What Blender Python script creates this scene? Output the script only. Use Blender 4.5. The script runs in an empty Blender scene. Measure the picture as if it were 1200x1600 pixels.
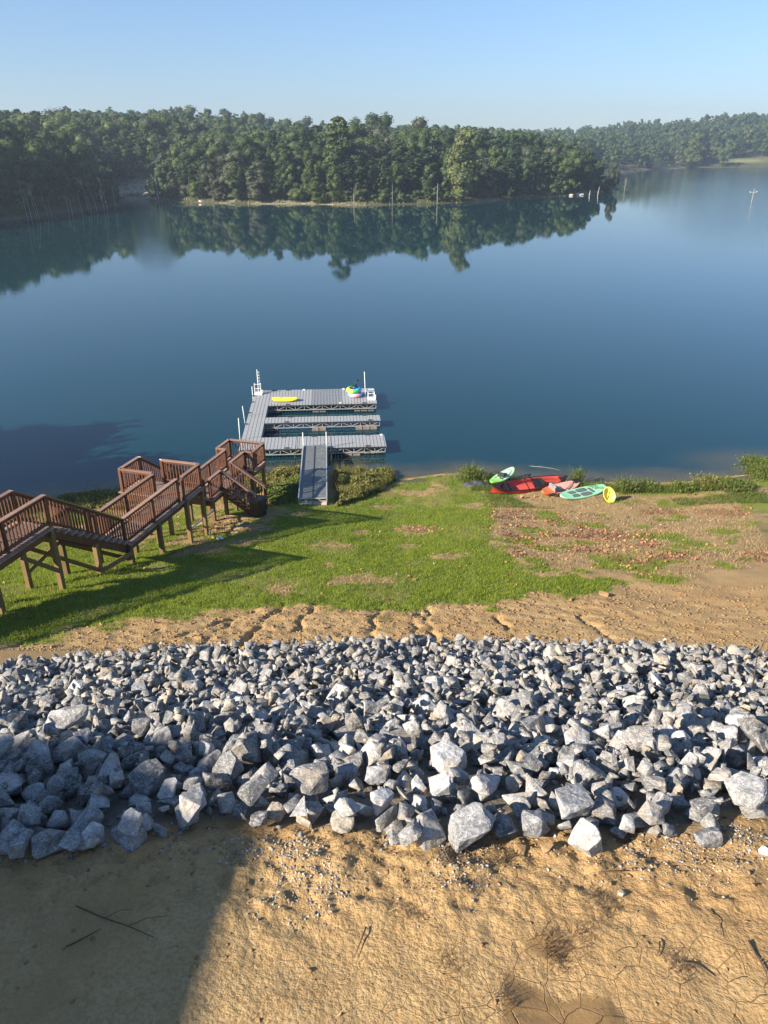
import bpy, bmesh, math, random
import numpy as np
from mathutils import Vector, Matrix, Euler, noise as mnoise

R = math.radians
C = bpy.context.scene.collection
SC = bpy.context.scene
rng = np.random.default_rng(11)
random.seed(7)

# ------------------------------------------------------------------ camera, sky, sun, exposure
CAM_H, PITCH, FPX = 16.0, R(25.78), 1180.0
cam = bpy.data.objects.new('camera', bpy.data.cameras.new('camera'))
C.objects.link(cam); SC.camera = cam
cam.location = (0, 0, CAM_H); cam.rotation_euler = (math.pi/2 - PITCH, 0, 0)
cam.data.sensor_fit = 'VERTICAL'; cam.data.sensor_height = 36; cam.data.sensor_width = 27
cam.data.lens = 36*FPX/1600
cam.data.clip_start = 0.1; cam.data.clip_end = 6000

SUN_AZ, SUN_EL = R(30), R(28)       # azimuth in which the shadows fall (from +X towards +Y)
sdir = Vector((math.cos(SUN_AZ)*math.cos(SUN_EL), math.sin(SUN_AZ)*math.cos(SUN_EL), -math.sin(SUN_EL)))
w = bpy.data.worlds.new('World'); SC.world = w; w.use_nodes = True
nt = w.node_tree; bg = nt.nodes['Background']
sky = nt.nodes.new('ShaderNodeTexSky'); sky.sky_type = 'NISHITA'; sky.sun_disc = False
sky.sun_elevation = SUN_EL; sky.sun_rotation = math.atan2(-sdir.x, -sdir.y)
sky.altitude = 100; sky.air_density = 1.25; sky.dust_density = 0.15; sky.ozone_density = 2.2
# clear blue morning air: the same gentle blue grade all round the sky, a little stronger towards the horizon
tcw = nt.nodes.new('ShaderNodeTexCoord'); sxw = nt.nodes.new('ShaderNodeSeparateXYZ'); nt.links.new(tcw.outputs['Generated'], sxw.inputs[0])
rw = nt.nodes.new('ShaderNodeValToRGB'); nt.links.new(sxw.outputs[2], rw.inputs[0])
rw.color_ramp.elements[0].position = 0; rw.color_ramp.elements[0].color = (.47, .62, 1.0, 1); rw.color_ramp.elements[1].position = .32; rw.color_ramp.elements[1].color = (.69, .80, .97, 1)
mw = nt.nodes.new('ShaderNodeMix'); mw.data_type = 'RGBA'; mw.blend_type = 'MULTIPLY'; mw.inputs[0].default_value = 1
nt.links.new(sky.outputs[0], mw.inputs[6]); nt.links.new(rw.outputs[0], mw.inputs[7]); nt.links.new(mw.outputs[2], bg.inputs[0]); bg.inputs[1].default_value = 0.066
sun = bpy.data.objects.new('sun', bpy.data.lights.new('sun', 'SUN')); C.objects.link(sun)
sun.data.energy = 4.75; sun.data.angle = R(0.55); sun.data.color = (1.0, 0.89, 0.74)
sun.rotation_euler = sdir.to_track_quat('-Z', 'Y').to_euler()
sun.location = (-60, -30, 60)
SC.view_settings.view_transform = 'Standard'; SC.view_settings.look = 'None'
SC.view_settings.exposure = 1.36; SC.view_settings.gamma = 1; SC.view_settings.use_curve_mapping = False
SC.render.engine = 'CYCLES'
SC.cycles.use_denoising = True
SC.cycles.max_bounces = 6; SC.cycles.diffuse_bounces = 3; SC.cycles.glossy_bounces = 3
SC.cycles.transmission_bounces = 3; SC.cycles.transparent_max_bounces = 8; SC.cycles.volume_bounces = 0
SC.cycles.caustics_reflective = False; SC.cycles.caustics_refractive = False

# ------------------------------------------------------------------ camera geometry helpers (surveying points of the place)
cp, sp_ = math.cos(PITCH), math.sin(PITCH)
def ray(u, v):
    a = (u-600)/FPX; b = (v-800)/FPX
    return np.array([a, cp-b*sp_, -sp_-b*cp])
def atz(u, v, z=0.0):
    d = ray(u, v); t = (z-CAM_H)/d[2]; return np.array([d[0]*t, d[1]*t, z])
def proj(x, y, z):
    D = CAM_H-z; dep = np.maximum(y*cp+D*sp_, 0.3)
    return 600+x*FPX/dep, 800+FPX*(D*cp-y*sp_)/dep

# ------------------------------------------------------------------ numpy noise
def vnoise(x, y, seed=0):
    x = np.asarray(x, float); y = np.asarray(y, float)
    xi = np.floor(x).astype(np.int64); yi = np.floor(y).astype(np.int64)
    xf = x-xi; yf = y-yi; u = xf*xf*(3-2*xf); v = yf*yf*(3-2*yf)
    def h(a, b):
        n = (a*374761393 + b*668265263 + seed*1274126177) & 0xffffffff
        n = ((n ^ (n >> 13))*1274126177) & 0xffffffff
        return ((n ^ (n >> 16)) & 0xffff)/65535.0
    return (h(xi, yi)*(1-u)+h(xi+1, yi)*u)*(1-v)+(h(xi, yi+1)*(1-u)+h(xi+1, yi+1)*u)*v
def fbm(x, y, o=4, seed=0, g=.5):
    s = 0; a = 1; t = 0
    for i in range(o):
        s = s+a*vnoise(x*2**i, y*2**i, seed+i*17); t += a; a *= g
    return s/t
def sstep(a, b, x):
    t = np.clip((x-a)/(b-a), 0, 1); return t*t*(3-2*t)
def polysd(u, v, poly):
    """signed distance to a polygon, positive inside"""
    u = np.asarray(u, float); v = np.asarray(v, float)
    d = np.full(u.shape, 1e9); ins = np.zeros(u.shape, bool); n = len(poly)
    for i in range(n):
        ax, ay = poly[i]; bx, by = poly[(i+1) % n]
        ex, ey = bx-ax, by-ay
        t = np.clip(((u-ax)*ex+(v-ay)*ey)/(ex*ex+ey*ey+1e-9), 0, 1)
        d = np.minimum(d, (u-ax-t*ex)**2+(v-ay-t*ey)**2)
        c = ((ay > v) != (by > v)) & (u < (bx-ax)*(v-ay)/((by-ay) if by != ay else 1e-9)+ax)
        ins ^= c
    d = np.sqrt(d); return np.where(ins, d, -d)

# ------------------------------------------------------------------ objects helpers
def tag(o, label=None, cat=None, group=None, kind=None):
    if label: o['label'] = label
    if cat: o['category'] = cat
    if group: o['group'] = group
    if kind: o['kind'] = kind
    return o
def empty(name, loc, rz=0, **k):
    o = bpy.data.objects.new(name, None); C.objects.link(o); o.location = loc
    o.rotation_euler = (0, 0, rz); o.empty_display_size = .2; return tag(o, **k)
def link(name, me, parent=None, loc=(0, 0, 0), rot=None, scale=None):
    o = bpy.data.objects.new(name, me); C.objects.link(o)
    o.location = loc
    if rot is not None: o.rotation_euler = rot
    if scale is not None: o.scale = scale
    if parent is not None: o.parent = parent
    return o
def np_mesh(name, V, F, mat=None, smooth=False):
    """V (n,3), F (m,3) or (m,4)"""
    V = np.asarray(V, np.float32); F = np.asarray(F, np.int32)
    me = bpy.data.meshes.new(name); k = F.shape[1]; m = len(F)
    me.vertices.add(len(V)); me.vertices.foreach_set('co', V.ravel())
    me.loops.add(m*k); me.loops.foreach_set('vertex_index', F.ravel())
    me.polygons.add(m); me.polygons.foreach_set('loop_start', np.arange(0, m*k, k, dtype=np.int32))
    me.polygons.foreach_set('loop_total', np.full(m, k, np.int32))
    if smooth: me.polygons.foreach_set('use_smooth', np.ones(m, bool))
    me.update(calc_edges=True)
    if mat: me.materials.append(mat)
    return me
def vattr(me, name, arr):
    a = me.attributes.new(name, 'FLOAT_COLOR', 'POINT')
    arr = np.asarray(arr, np.float32)
    if arr.shape[1] == 3: arr = np.hstack([arr, np.ones((len(arr), 1), np.float32)])
    a.data.foreach_set('color', arr.ravel())
class MB:
    """collects shapes into one mesh"""
    def __init__(s): s.v = []; s.f = []
    def add(s, v, f):
        o = len(s.v); s.v += [tuple(p) for p in v]; s.f += [tuple(i+o for i in q) for q in f]; return s
    def box(s, c, d, rot=None):
        hx, hy, hz = d[0]/2, d[1]/2, d[2]/2
        P = [Vector((x, y, z)) for z in (-hz, hz) for y in (-hy, hy) for x in (-hx, hx)]
        if rot is not None: P = [rot @ p for p in P]
        c = Vector(c)
        return s.add([p+c for p in P], [(0,2,3,1),(4,5,7,6),(0,1,5,4),(2,6,7,3),(0,4,6,2),(1,3,7,5)])
    def bar(s, a, b, w_, h_):
        """box beam from a to b, h_ measured upwards"""
        a = Vector(a); b = Vector(b); d = b-a; L = d.length; d.normalize()
        up = Vector((0, 0, 1)) if abs(d.z) < .98 else Vector((0, 1, 0))
        x = d.cross(up).normalized(); z = x.cross(d).normalized()
        M = Matrix((x, d, z)).transposed()
        return s.box((a+b)/2, (w_, L, h_), M)
    def tube(s, pts, r, n=8, caps=True):
        pts = [Vector(p) for p in pts]; rs = r if isinstance(r, (list, tuple)) else [r]*len(pts)
        V = []; F = []
        for i, p in enumerate(pts):
            d = (pts[min(i+1, len(pts)-1)]-pts[max(i-1, 0)]).normalized()
            up = Vector((0, 0, 1)) if abs(d.z) < .9 else Vector((1, 0, 0))
            x = d.cross(up).normalized(); y = d.cross(x)
            for k in range(n):
                a = 2*math.pi*k/n; V.append(p+(x*math.cos(a)+y*math.sin(a))*rs[i])
        for i in range(len(pts)-1):
            for k in range(n):
                F.append((i*n+k, i*n+(k+1) % n, (i+1)*n+(k+1) % n, (i+1)*n+k))
        if caps: F.append(tuple(range(n))[::-1]); F.append(tuple((len(pts)-1)*n+k for k in range(n)))
        return s.add(V, F)
    def mesh(s, name, mat=None, smooth=False):
        me = bpy.data.meshes.new(name); me.from_pydata([tuple(p) for p in s.v], [], s.f); me.update()
        if mat: me.materials.append(mat)
        if smooth:
            for p in me.polygons: p.use_smooth = True
        return me
    def build(s, name, mat=None, parent=None, smooth=False, **k):
        return tag(link(name, s.mesh(name, mat, smooth), parent), **k)

# ------------------------------------------------------------------ materials
class NT:
    def __init__(s, name):
        s.m = bpy.data.materials.new(name); s.m.use_nodes = True; s.t = s.m.node_tree
        s.b = s.t.nodes['Principled BSDF']; s.out = s.t.nodes['Material Output']
    def n(s, ty, **k):
        x = s.t.nodes.new(ty)
        for a, v in k.items(): setattr(x, a, v)
        return x
    def l(s, a, b): s.t.links.new(a, b)
    def put(s, x, a):
        if isinstance(a, bpy.types.NodeSocket): s.l(a, x)
        elif a is not None:
            if isinstance(a, (tuple, list)) and len(a) == 3 and x.type == 'RGBA': a = (*a, 1)
            x.default_value = a
    def coord(s, kind='Object'): return s.n('ShaderNodeTexCoord').outputs[kind]
    def pos(s): return s.n('ShaderNodeNewGeometry').outputs['Position']
    def island(s): return s.n('ShaderNodeNewGeometry').outputs['Random Per Island']
    def noise(s, vec, scale, detail=4, rough=.55, dist=0, out='Fac'):
        x = s.n('ShaderNodeTexNoise'); s.put(x.inputs['Vector'], vec); x.inputs['Scale'].default_value = scale
        x.inputs['Detail'].default_value = detail; x.inputs['Roughness'].default_value = rough
        x.inputs['Distortion'].default_value = dist; return x.outputs[out]
    def vor(s, vec, scale, feature='F1', out='Distance', rnd=1):
        x = s.n('ShaderNodeTexVoronoi', feature=feature); s.put(x.inputs['Vector'], vec)
        x.inputs['Scale'].default_value = scale; x.inputs['Randomness'].default_value = rnd; return x.outputs[out]
    def ramp(s, fac, pts):
        x = s.n('ShaderNodeValToRGB'); s.put(x.inputs[0], fac); e = x.color_ramp.elements
        while len(e) < len(pts): e.new(.5)
        for q, (p, c) in zip(e, pts):
            q.position = p; q.color = (c, c, c, 1) if isinstance(c, (int, float)) else (*c, 1)
        return x.outputs[0]
    def mix(s, f, a, b, mode='MIX'):
        x = s.n('ShaderNodeMix', data_type='RGBA', blend_type=mode)
        s.put(x.inputs[0], f); s.put(x.inputs[6], a); s.put(x.inputs[7], b); return x.outputs[2]
    def math(s, op, a, b=None, clamp=False):
        x = s.n('ShaderNodeMath', operation=op, use_clamp=clamp); s.put(x.inputs[0], a)
        if b is not None: s.put(x.inputs[1], b)
        return x.outputs[0]
    def attr(s, name, sep=False):
        x = s.n('ShaderNodeAttribute', attribute_name=name)
        if not sep: return x.outputs['Color']
        y = s.n('ShaderNodeSeparateColor'); s.l(x.outputs['Color'], y.inputs[0]); return y.outputs
    def mapping(s, vec, sc):
        x = s.n('ShaderNodeMapping'); s.put(x.inputs[0], vec); x.inputs['Scale'].default_value = sc; return x.outputs[0]
    def bump(s, h, strength=.5, dist=.02, nrm=None):
        x = s.n('ShaderNodeBump'); s.put(x.inputs['Height'], h); x.inputs['Strength'].default_value = strength
        x.inputs['Distance'].default_value = dist
        if nrm is not None: s.l(nrm, x.inputs['Normal'])
        return x.outputs[0]
    def fin(s, col=None, rough=.8, normal=None, metal=0, spec=.5):
        if col is not None: s.put(s.b.inputs['Base Color'], col)
        s.put(s.b.inputs['Roughness'], rough); s.put(s.b.inputs['Metallic'], metal)
        s.b.inputs['Specular IOR Level'].default_value = spec
        if normal is not None: s.l(normal, s.b.inputs['Normal'])
        return s.m

def m_plain(name, col, rough=.6, var=.25, scale=6, metal=0, spec=.5, bump=.15):
    t = NT(name); c = t.coord(); n = t.noise(c, scale, 5, .6)
    dk = tuple(x*(1-var) for x in col); lt = tuple(min(1, x*(1+var*.6)) for x in col)
    return t.fin(t.ramp(n, [(.3, dk), (.7, lt)]), rough, t.bump(n, bump, .01), metal, spec)

def m_ground():
    t = NT('ground'); P = t.pos(); a = t.attr('mask', True); b = t.attr('mask_b', True)
    big = t.noise(P, .9, 5, .6); mid = t.noise(P, 5, 6, .65); fine = t.noise(P, 32, 6, .7); vfine = t.noise(P, 120, 4, .7)
    cl = t.vor(P, 24); cl2 = t.vor(P, 55)
    soil = t.mix(big, (.375, .245, .105), (.485, .33, .15))
    soil = t.mix(t.ramp(mid, [(.35, .0), (.7, .8)]), soil, (.505, .36, .18))
    soil = t.mix(t.ramp(fine, [(.40, .5), (.56, 0.)]), soil, (.25, .145, .066))
    soil = t.mix(t.ramp(t.noise(P, .55, 5, .65, .6), [(.42, 0.), (.62, .65)]), soil, t.mix(mid, (.33, .195, .08), (.40, .245, .105)))
    # moist smooth mud
    soil = t.mix(b[0], soil, t.mix(mid, (.205, .125, .052), (.27, .17, .075)))
    # cracks
    wv = t.n('ShaderNodeMix', data_type='VECTOR'); wv.inputs[0].default_value = .06
    t.l(P, wv.inputs[4]); t.l(t.noise(P, 5, 3, .5, 0, 'Color'), wv.inputs[5])
    cr1 = t.vor(wv.outputs[1], 4.6, 'DISTANCE_TO_EDGE'); cr2 = t.vor(wv.outputs[1], 9.5, 'DISTANCE_TO_EDGE')
    crk = t.math('MAXIMUM', t.ramp(cr1, [(0.0, 1.), (.014, 0.)]), t.math('MULTIPLY', t.ramp(cr2, [(0., .6), (.02, 0.)]), t.ramp(mid, [(.5, 0.), (.62, 1.)])))
    crk = t.math('MULTIPLY', crk, t.ramp(t.noise(P, 2.2, 3, .6), [(.34, .25), (.48, 1.)]))
    crk = t.math('MULTIPLY', crk, b[1])
    soil = t.mix(t.math('MULTIPLY', crk, .8), soil, (.16, .09, .042))
    dry = t.mix(t.ramp(mid, [(.3, 0.), (.7, 1.)]), (.27, .17, .072), (.43, .295, .145))
    dry = t.mix(t.ramp(fine, [(.45, 0.), (.62, .7)]), dry, (.13, .13, .045))
    lit = t.mix(t.ramp(fine, [(.35, 0.), (.65, 1.)]), (.14, .075, .035), (.30, .18, .09))
    grs = t.mix(t.ramp(mid, [(.3, 0.), (.7, 1.)]), (.105, .145, .018), (.18, .21, .034))
    grs = t.mix(t.ramp(fine, [(.5, 0.), (.75, .6)]), grs, (.15, .155, .045))
    def thr(m, lo=.25, hi=.75):
        nn = t.math('ADD', t.math('MULTIPLY', fine, .55), t.math('MULTIPLY', mid, .6))
        return t.ramp(t.math('ADD', m, t.math('SUBTRACT', nn, .575)), [(.33, 0.), (.67, 1.)])
    col = t.mix(thr(a[1]), soil, dry); col = t.mix(thr(a[2]), col, lit); col = t.mix(thr(a[0]), col, grs)
    col = t.mix(b[2], col, (.075, .062, .035))       # lake bed
    col = t.mix(t.attr('mask_c', True)[0], col, t.mix(fine, (.11, .10, .085), (.26, .215, .155)))   # quarry dust and fines under the riprap, darkened so the gaps look shaded
    h = t.math('ADD', t.math('MULTIPLY', fine, 1.0), t.math('MULTIPLY', cl, -.8))
    h = t.math('ADD', h, t.math('MULTIPLY', vfine, .45)); h = t.math('ADD', h, t.math('MULTIPLY', cl2, -.35))
    smooth = t.math('SUBTRACT', 1.0, t.math('MULTIPLY', b[0], .85))
    h = t.math('MULTIPLY', h, smooth); h = t.math('SUBTRACT', h, t.math('MULTIPLY', crk, .9))
    return t.fin(col, t.mix(b[0], (.92, .92, .92), (.62, .62, .62)), t.bump(h, .65, .03), 0, .25)

def m_water():
    t = NT('water'); P = t.pos(); a = t.attr('shallow', True)
    big = t.noise(t.mapping(P, (.02, .009, 1)), 1, 3, .5)
    deep = t.mix(big, (.003, .026, .034), (.004, .036, .050))
    col = t.mix(a[0], deep, t.mix(t.noise(P, 1.2, 4, .6), (.050, .055, .030), (.11, .085, .045)))
    n1 = t.noise(t.mapping(P, (1, 1.6, 1)), .9, 3, .5); n2 = t.noise(t.mapping(P, (1, 1.3, 1)), 4.5, 3, .55)
    h = t.math('ADD', n1, t.math('MULTIPLY', n2, .16))
    st = t.math('MULTIPLY', a[1], 1.0)
    h = t.math('MULTIPLY', h, st)
    m = t.fin(col, t.math('ADD', .022, t.math('MULTIPLY', a[1], .05)), t.bump(h, .30, .045), 0, .5)
    t.b.inputs['IOR'].default_value = 1.333
    return m

def m_rock(name, mode):
    t = NT(name); P = t.pos()
    oi = t.n('ShaderNodeObjectInfo')
    r = oi.outputs['Random'] if mode == 'obj' else t.island()
    off = t.n('ShaderNodeVectorMath', operation='ADD'); t.put(off.inputs[0], P)
    cx = t.n('ShaderNodeCombineXYZ'); k = t.math('MULTIPLY', r, 37.0)
    t.l(k, cx.inputs[0]); t.l(k, cx.inputs[2]); t.l(cx.outputs[0], off.inputs[1]); V = off.outputs[0]
    if mode == 'obj': tone = oi.outputs['Color']
    else: tone = t.ramp(r, [(0., (.12, .121, .121)), (.35, (.18, .179, .176)), (.62, (.25, .247, .238)), (.85, (.34, .33, .305)), (1., (.34, .285, .21))])
    a_ = t.noise(V, 7, 6, .62, .4); b_ = t.noise(V, 38, 5, .72); vein = t.noise(t.mapping(V, (1, 1, 2.2)), 9, 5, .6, 1.6)
    col = t.mix(1.0, tone, t.ramp(a_, [(.30, .58), (.5, .95), (.68, 1.38)]), 'MULTIPLY')
    col = t.mix(t.ramp(b_, [(.38, .38), (.52, 0.)]), col, (.05, .052, .055))
    col = t.mix(t.ramp(b_, [(.54, 0.), (.72, .28)]), col, (.72, .71, .69))
    col = t.mix(t.ramp(vein, [(.475, 0.), (.50, .5), (.525, 0.)]), col, (.74, .73, .71))
    dust = t.ramp(t.noise(V, 3.2, 4, .6), [(.52, 0.), (.70, .5)])
    col = t.mix(dust, col, (.46, .36, .24))
    h = t.math('ADD', t.math('MULTIPLY', a_, .9), t.math('MULTIPLY', b_, .5))
    h = t.math('ADD', h, t.math('MULTIPLY', t.vor(V, 16), .5))
    return t.fin(col, .85, t.bump(h, .7, .035 if mode == 'obj' else .025), 0, .3)

def m_leaf(name, lo, hi, mode='obj', tl=.35, scale=.5):
    t = NT(name); P = t.pos()
    r = t.n('ShaderNodeObjectInfo').outputs['Random'] if mode == 'obj' else t.island()
    isl = t.island()
    n = t.noise(P, scale, 4, .6)
    f = t.math('ADD', t.math('MULTIPLY', r, .45), t.math('MULTIPLY', n, .35)); f = t.math('ADD', f, t.math('MULTIPLY', isl, .3))
    col = t.mix(t.ramp(f, [(.25, 0.), (.85, 1.)]), lo, hi)
    t.put(t.b.inputs['Base Color'], col); t.b.inputs['Roughness'].default_value = .65; t.b.inputs['Specular IOR Level'].default_value = .25
    tr = t.n('ShaderNodeBsdfTranslucent'); t.l(col, tr.inputs[0])
    mx = t.n('ShaderNodeMixShader'); mx.inputs[0].default_value = tl
    t.l(t.b.outputs[0], mx.inputs[1]); t.l(tr.outputs[0], mx.inputs[2]); t.l(mx.outputs[0], t.out.inputs[0])
    return t.m

def m_wood(name, c1, c2, gloss=.55):
    t = NT(name); P = t.pos(); r = t.n('ShaderNodeObjectInfo').outputs['Random']; isl = t.island()
    n = t.noise(t.mapping(t.coord(), (9, 9, 9)), 1, 5, .65); n2 = t.noise(P, 1.7, 4, .6); g = t.noise(P, 45, 3, .7)
    f = t.math('ADD', t.math('MULTIPLY', n, .4), t.math('MULTIPLY', n2, .35)); f = t.math('ADD', f, t.math('MULTIPLY', r, .3))
    col = t.mix(t.ramp(f, [(.3, 0.), (.75, 1.)]), c1, c2)
    col = t.mix(t.ramp(g, [(.5, 0.), (.7, .35)]), col, tuple(x*.5 for x in c1))
    return t.fin(col, gloss, t.bump(g, .3, .006), 0, .45)

M = {}
M['ground'] = m_ground(); M['water'] = m_water()
M['rock'] = m_rock('riprap_rock', 'obj'); M['rock_stuff'] = m_rock('riprap_rock_pile', 'isl')
M['wood'] = m_wood('red_brown_stained_wood', (.070, .027, .016), (.165, .070, .040))
M['wood_cap'] = m_wood('weathered_glare_cap_wood', (.17, .085, .052), (.38, .235, .16), .36)  # weathered tone, lightened further to paint in sun glare on the caps
M['wood_post'] = m_wood('treated_post_wood', (.11, .075, .032), (.24, .155, .07))
M['wood_deck'] = m_wood('worn_deck_wood', (.22, .135, .095), (.46, .34, .25), .5)
M['pale_wood'] = m_wood('pale_raw_wood', (.42, .30, .17), (.60, .46, .28))
M['plank'] = m_plain('grey_dock_plank', (.30, .31, .315), .55, .12, 3)
M['plank_dark'] = m_plain('dark_grey_dock_plank', (.20, .215, .225), .55, .12, 3)
M['galv'] = m_plain('galvanised_steel', (.58, .60, .60), .42, .12, 8, .55)
M['white'] = m_plain('white_painted_metal', (.78, .79, .78), .4, .06)
M['float'] = m_plain('grey_plastic_float', (.26, .22, .19), .6, .3, 4)
M['rubber'] = m_plain('dark_rubber', (.025, .026, .028), .6, .3)
M['gang'] = m_plain('dark_grey_gangway_tread', (.13, .145, .145), .6, .2, 5)
M['yellow'] = m_plain('yellow_plastic', (.80, .66, .04), .35, .05)
M['yellow2'] = m_plain('pale_yellow_plastic', (.78, .70, .13), .45, .08)
M['red'] = m_plain('red_canoe_plastic', (.66, .075, .05), .42, .1)
M['red_in'] = m_plain('red_canoe_lining', (.60, .09, .075), .5, .12)
M['orange'] = m_plain('orange_plastic', (.80, .16, .045), .4, .1)
M['pink'] = m_plain('faded_pink_plastic', (.75, .36, .30), .45, .1)
M['mint'] = m_plain('mint_green_board', (.36, .76, .44), .4, .05)
M['lime'] = m_plain('lime_green_plastic', (.30, .72, .12), .4, .08)
M['pad'] = m_plain('dark_deck_pad', (.13, .15, .145), .85, .2)
M['black'] = m_plain('black_plastic', (.014, .015, .016), .45, .2)
M['grey'] = m_plain('grey_fabric', (.26, .26, .26), .85, .2)
M['tarp'] = m_plain('dark_tarp', (.06, .062, .07), .5, .5, 9)
M['leaf'] = m_leaf('broadleaf_foliage', (.034, .062, .018), (.085, .125, .040))
M['leaf_pine'] = m_leaf('pine_foliage', (.024, .050, .020), (.058, .095, .038))
M['leaf_pale'] = m_leaf('pale_yellow_green_foliage', (.085, .12, .038), (.18, .205, .08))
M['leaf_grey'] = m_leaf('greyish_foliage', (.06, .075, .042), (.12, .132, .078))
M['leaf_lite'] = m_leaf('light_green_foliage', (.065, .10, .026), (.14, .18, .055))
M['leaf_stuff'] = m_leaf('far_wood_foliage', (.030, .060, .020), (.085, .125, .045), 'isl', .35, .06)
M['bark'] = m_plain('bark', (.10, .08, .06), .9, .3)
M['dead'] = m_plain('bleached_dead_wood', (.42, .40, .36), .85, .25)
M['grass'] = m_leaf('lawn_grass', (.175, .245, .020), (.33, .385, .05), 'isl', .5, .7)
M['reed'] = m_leaf('shore_weed', (.14, .145, .035), (.30, .28, .09), 'isl', .4, 1.2)
M['weed'] = m_leaf('green_shore_grass', (.09, .13, .02), (.22, .26, .07), 'isl', .45, 1.5)
M['straw'] = m_plain('dry_straw', (.40, .28, .14), .9, .4)
M['leafl'] = m_plain('fallen_brown_leaf', (.42, .19, .085), .8, .5, 1.5)
M['twig'] = m_plain('dark_twig', (.085, .055, .035), .9, .3)
M['siding'] = m_plain('house_siding', (.52, .50, .45), .8, .1)
M['roof'] = m_plain('roof_shingle', (.10, .095, .09), .9, .3)

# ------------------------------------------------------------------ terrain
SHORE_PX = [(-300, 800), (0, 781), (100, 776), (200, 768), (300, 757), (400, 742), (440, 737), (500, 734), (560, 738), (610, 748), (640, 747), (690, 740),
            (730, 738), (765, 743), (850, 750), (1000, 755), (1080, 752), (1150, 743), (1200, 738), (1500, 725)]
SH = np.array(sorted([tuple(atz(u, v, 0)[:2]) for u, v in SHORE_PX]))
NX = np.array([-25, -4, 1.8, 2.9, 4.2, 5.2, 6, 7, 8, 14, 15])
NZ = np.array([11.9, 11.35, 11.08, 11.03, 10.93, 10.62, 10.2, 9.65, 9.05, 5.9, 5.6])
_yy = np.arange(-25, 16, .05); _zz = np.interp(_yy, NX, NZ); _k = np.exp(-.5*(np.arange(-24, 25)/8.)**2); _k /= _k.sum()
_zz = np.convolve(np.pad(_zz, 24, mode='reflect', reflect_type='odd'), _k, 'valid')
RILLS = [(-5.05, 14.2, 16.6, .7), (-3.2, 14, 17.2, .15), (-2.1, 14, 17, .05), (-.25, 14, 17.2, .02), (.8, 14, 16.6, .0), (1.3, 14, 17, -.1), (3.2, 14, 16.3, -.15), (-4.1, 14, 16, .2), (5.3, 14.6, 16.4, -.2)]
def shore_y(x): return np.interp(x, SH[:, 0], SH[:, 1])
def hgt(x, y, fine=True):
    x = np.asarray(x, float); y = np.asarray(y, float)
    ys = shore_y(x)
    t = (y-14)/(ys-14)
    a = np.interp(y, _yy, _zz)
    b = np.interp(t, [0, .07, .145, .46, .775, .93, 1, 1.12, 2.2], [5.9, 5.42, 4.95, 2.72, .58, .15, 0, -.32, -4.5])
    k = sstep(13.2, 14.8, y); z = a*(1-k)+b*k
    if fine:
        land = sstep(0, .6, ys-y)
        z = z+land*(fbm(x*.35, y*.35, 4, 3)-.5)*.30*sstep(14, 18, y)
        z = z+land*(fbm(x*2.1, y*2.1, 3, 9)-.5)*.09*sstep(14, 17, y)
        strip = sstep(13, 14, y)*(1-sstep(17, 18.3, y))
        z = z+strip*(fbm(x*5, y*5, 4, 21)-.5)*.10
        for rx, y0, y1, sl in RILLS:
            xx = rx+(y-y0)*sl+(vnoise(y*3, y*0, 5)-.5)*.25
            z = z-.17*vnoise(x*0+rx*9, y*2.5, 6)*np.exp(-((x-xx)/.075)**2)*sstep(y0-1, y0, y)*(1-sstep(y1-.6, y1+.3, y))
        near = 1-sstep(5.2, 6.2, y)
        z = z+near*((fbm(x*.9, y*.9, 3, 31)-.5)*.16+(fbm(x*4, y*4, 4, 33)-.5)*.055)
        cr = near*sstep(3.25, 3.9, y+.25*(vnoise(x*1.3, x*0, 8)-.5))*(1-sstep(4.4, 5.0, y))
        z = z+cr*(fbm(x*9, y*9, 3, 37)-.42)*.09
    return z
def hz(x, y): return float(hgt(np.array([x]), np.array([y]))[0])
def ground_at(u, v):
    d = ray(u, v); ts = np.arange(2, 90, .02)
    X, Y, Z = d[0]*ts, d[1]*ts, CAM_H+d[2]*ts
    below = np.where(Z <= np.maximum(hgt(X, Y, False), 0))[0]; i = below[0]
    return np.array([X[i], Y[i], hz(X[i], Y[i])])

GREEN = [(-900, 1290), (-300, 1110), (0, 1012), (60, 1003), (150, 985), (240, 968), (330, 957), (400, 948), (470, 945), (520, 958), (600, 958), (680, 940),
         (760, 948), (830, 932), (900, 937), (960, 915), (1070, 914), (1060, 905), (960, 900), (870, 893), (800, 880), (770, 850), (765, 800), (775, 775),
         (760, 745), (730, 732), (640, 742), (560, 780), (430, 785), (330, 760), (100, 765), (-900, 790)]
DRY = [(755, 745), (1000, 755), (1200, 745), (1700, 740), (1700, 860), (1200, 880), (1080, 903), (870, 896), (760, 860)]
LITTER = [(775, 805), (850, 800), (930, 815), (1020, 835), (1110, 862), (1085, 880), (960, 882), (860, 872), (790, 855)]
BARE = [(520, 852, 30, 5), (512, 882, 14, 5), (640, 853, 22, 4), (627, 771, 40, 6), (682, 764, 20, 7), (597, 792, 18, 4), (727, 792, 20, 4), (560, 832, 12, 4),
        (650, 826, 30, 7), (400, 842, 20, 4), (350, 820, 60, 22), (300, 848, 70, 16), (420, 803, 45, 12), (700, 870, 40, 5), (440, 925, 40, 8), (570, 905, 60, 8),
        (250, 790, 90, 22), (180, 830, 60, 12), (960, 895, 120, 6), (1150, 800, 60, 6), (1160, 755, 40, 14), (940, 800, 70, 8), (830, 790, 70, 9)]
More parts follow.
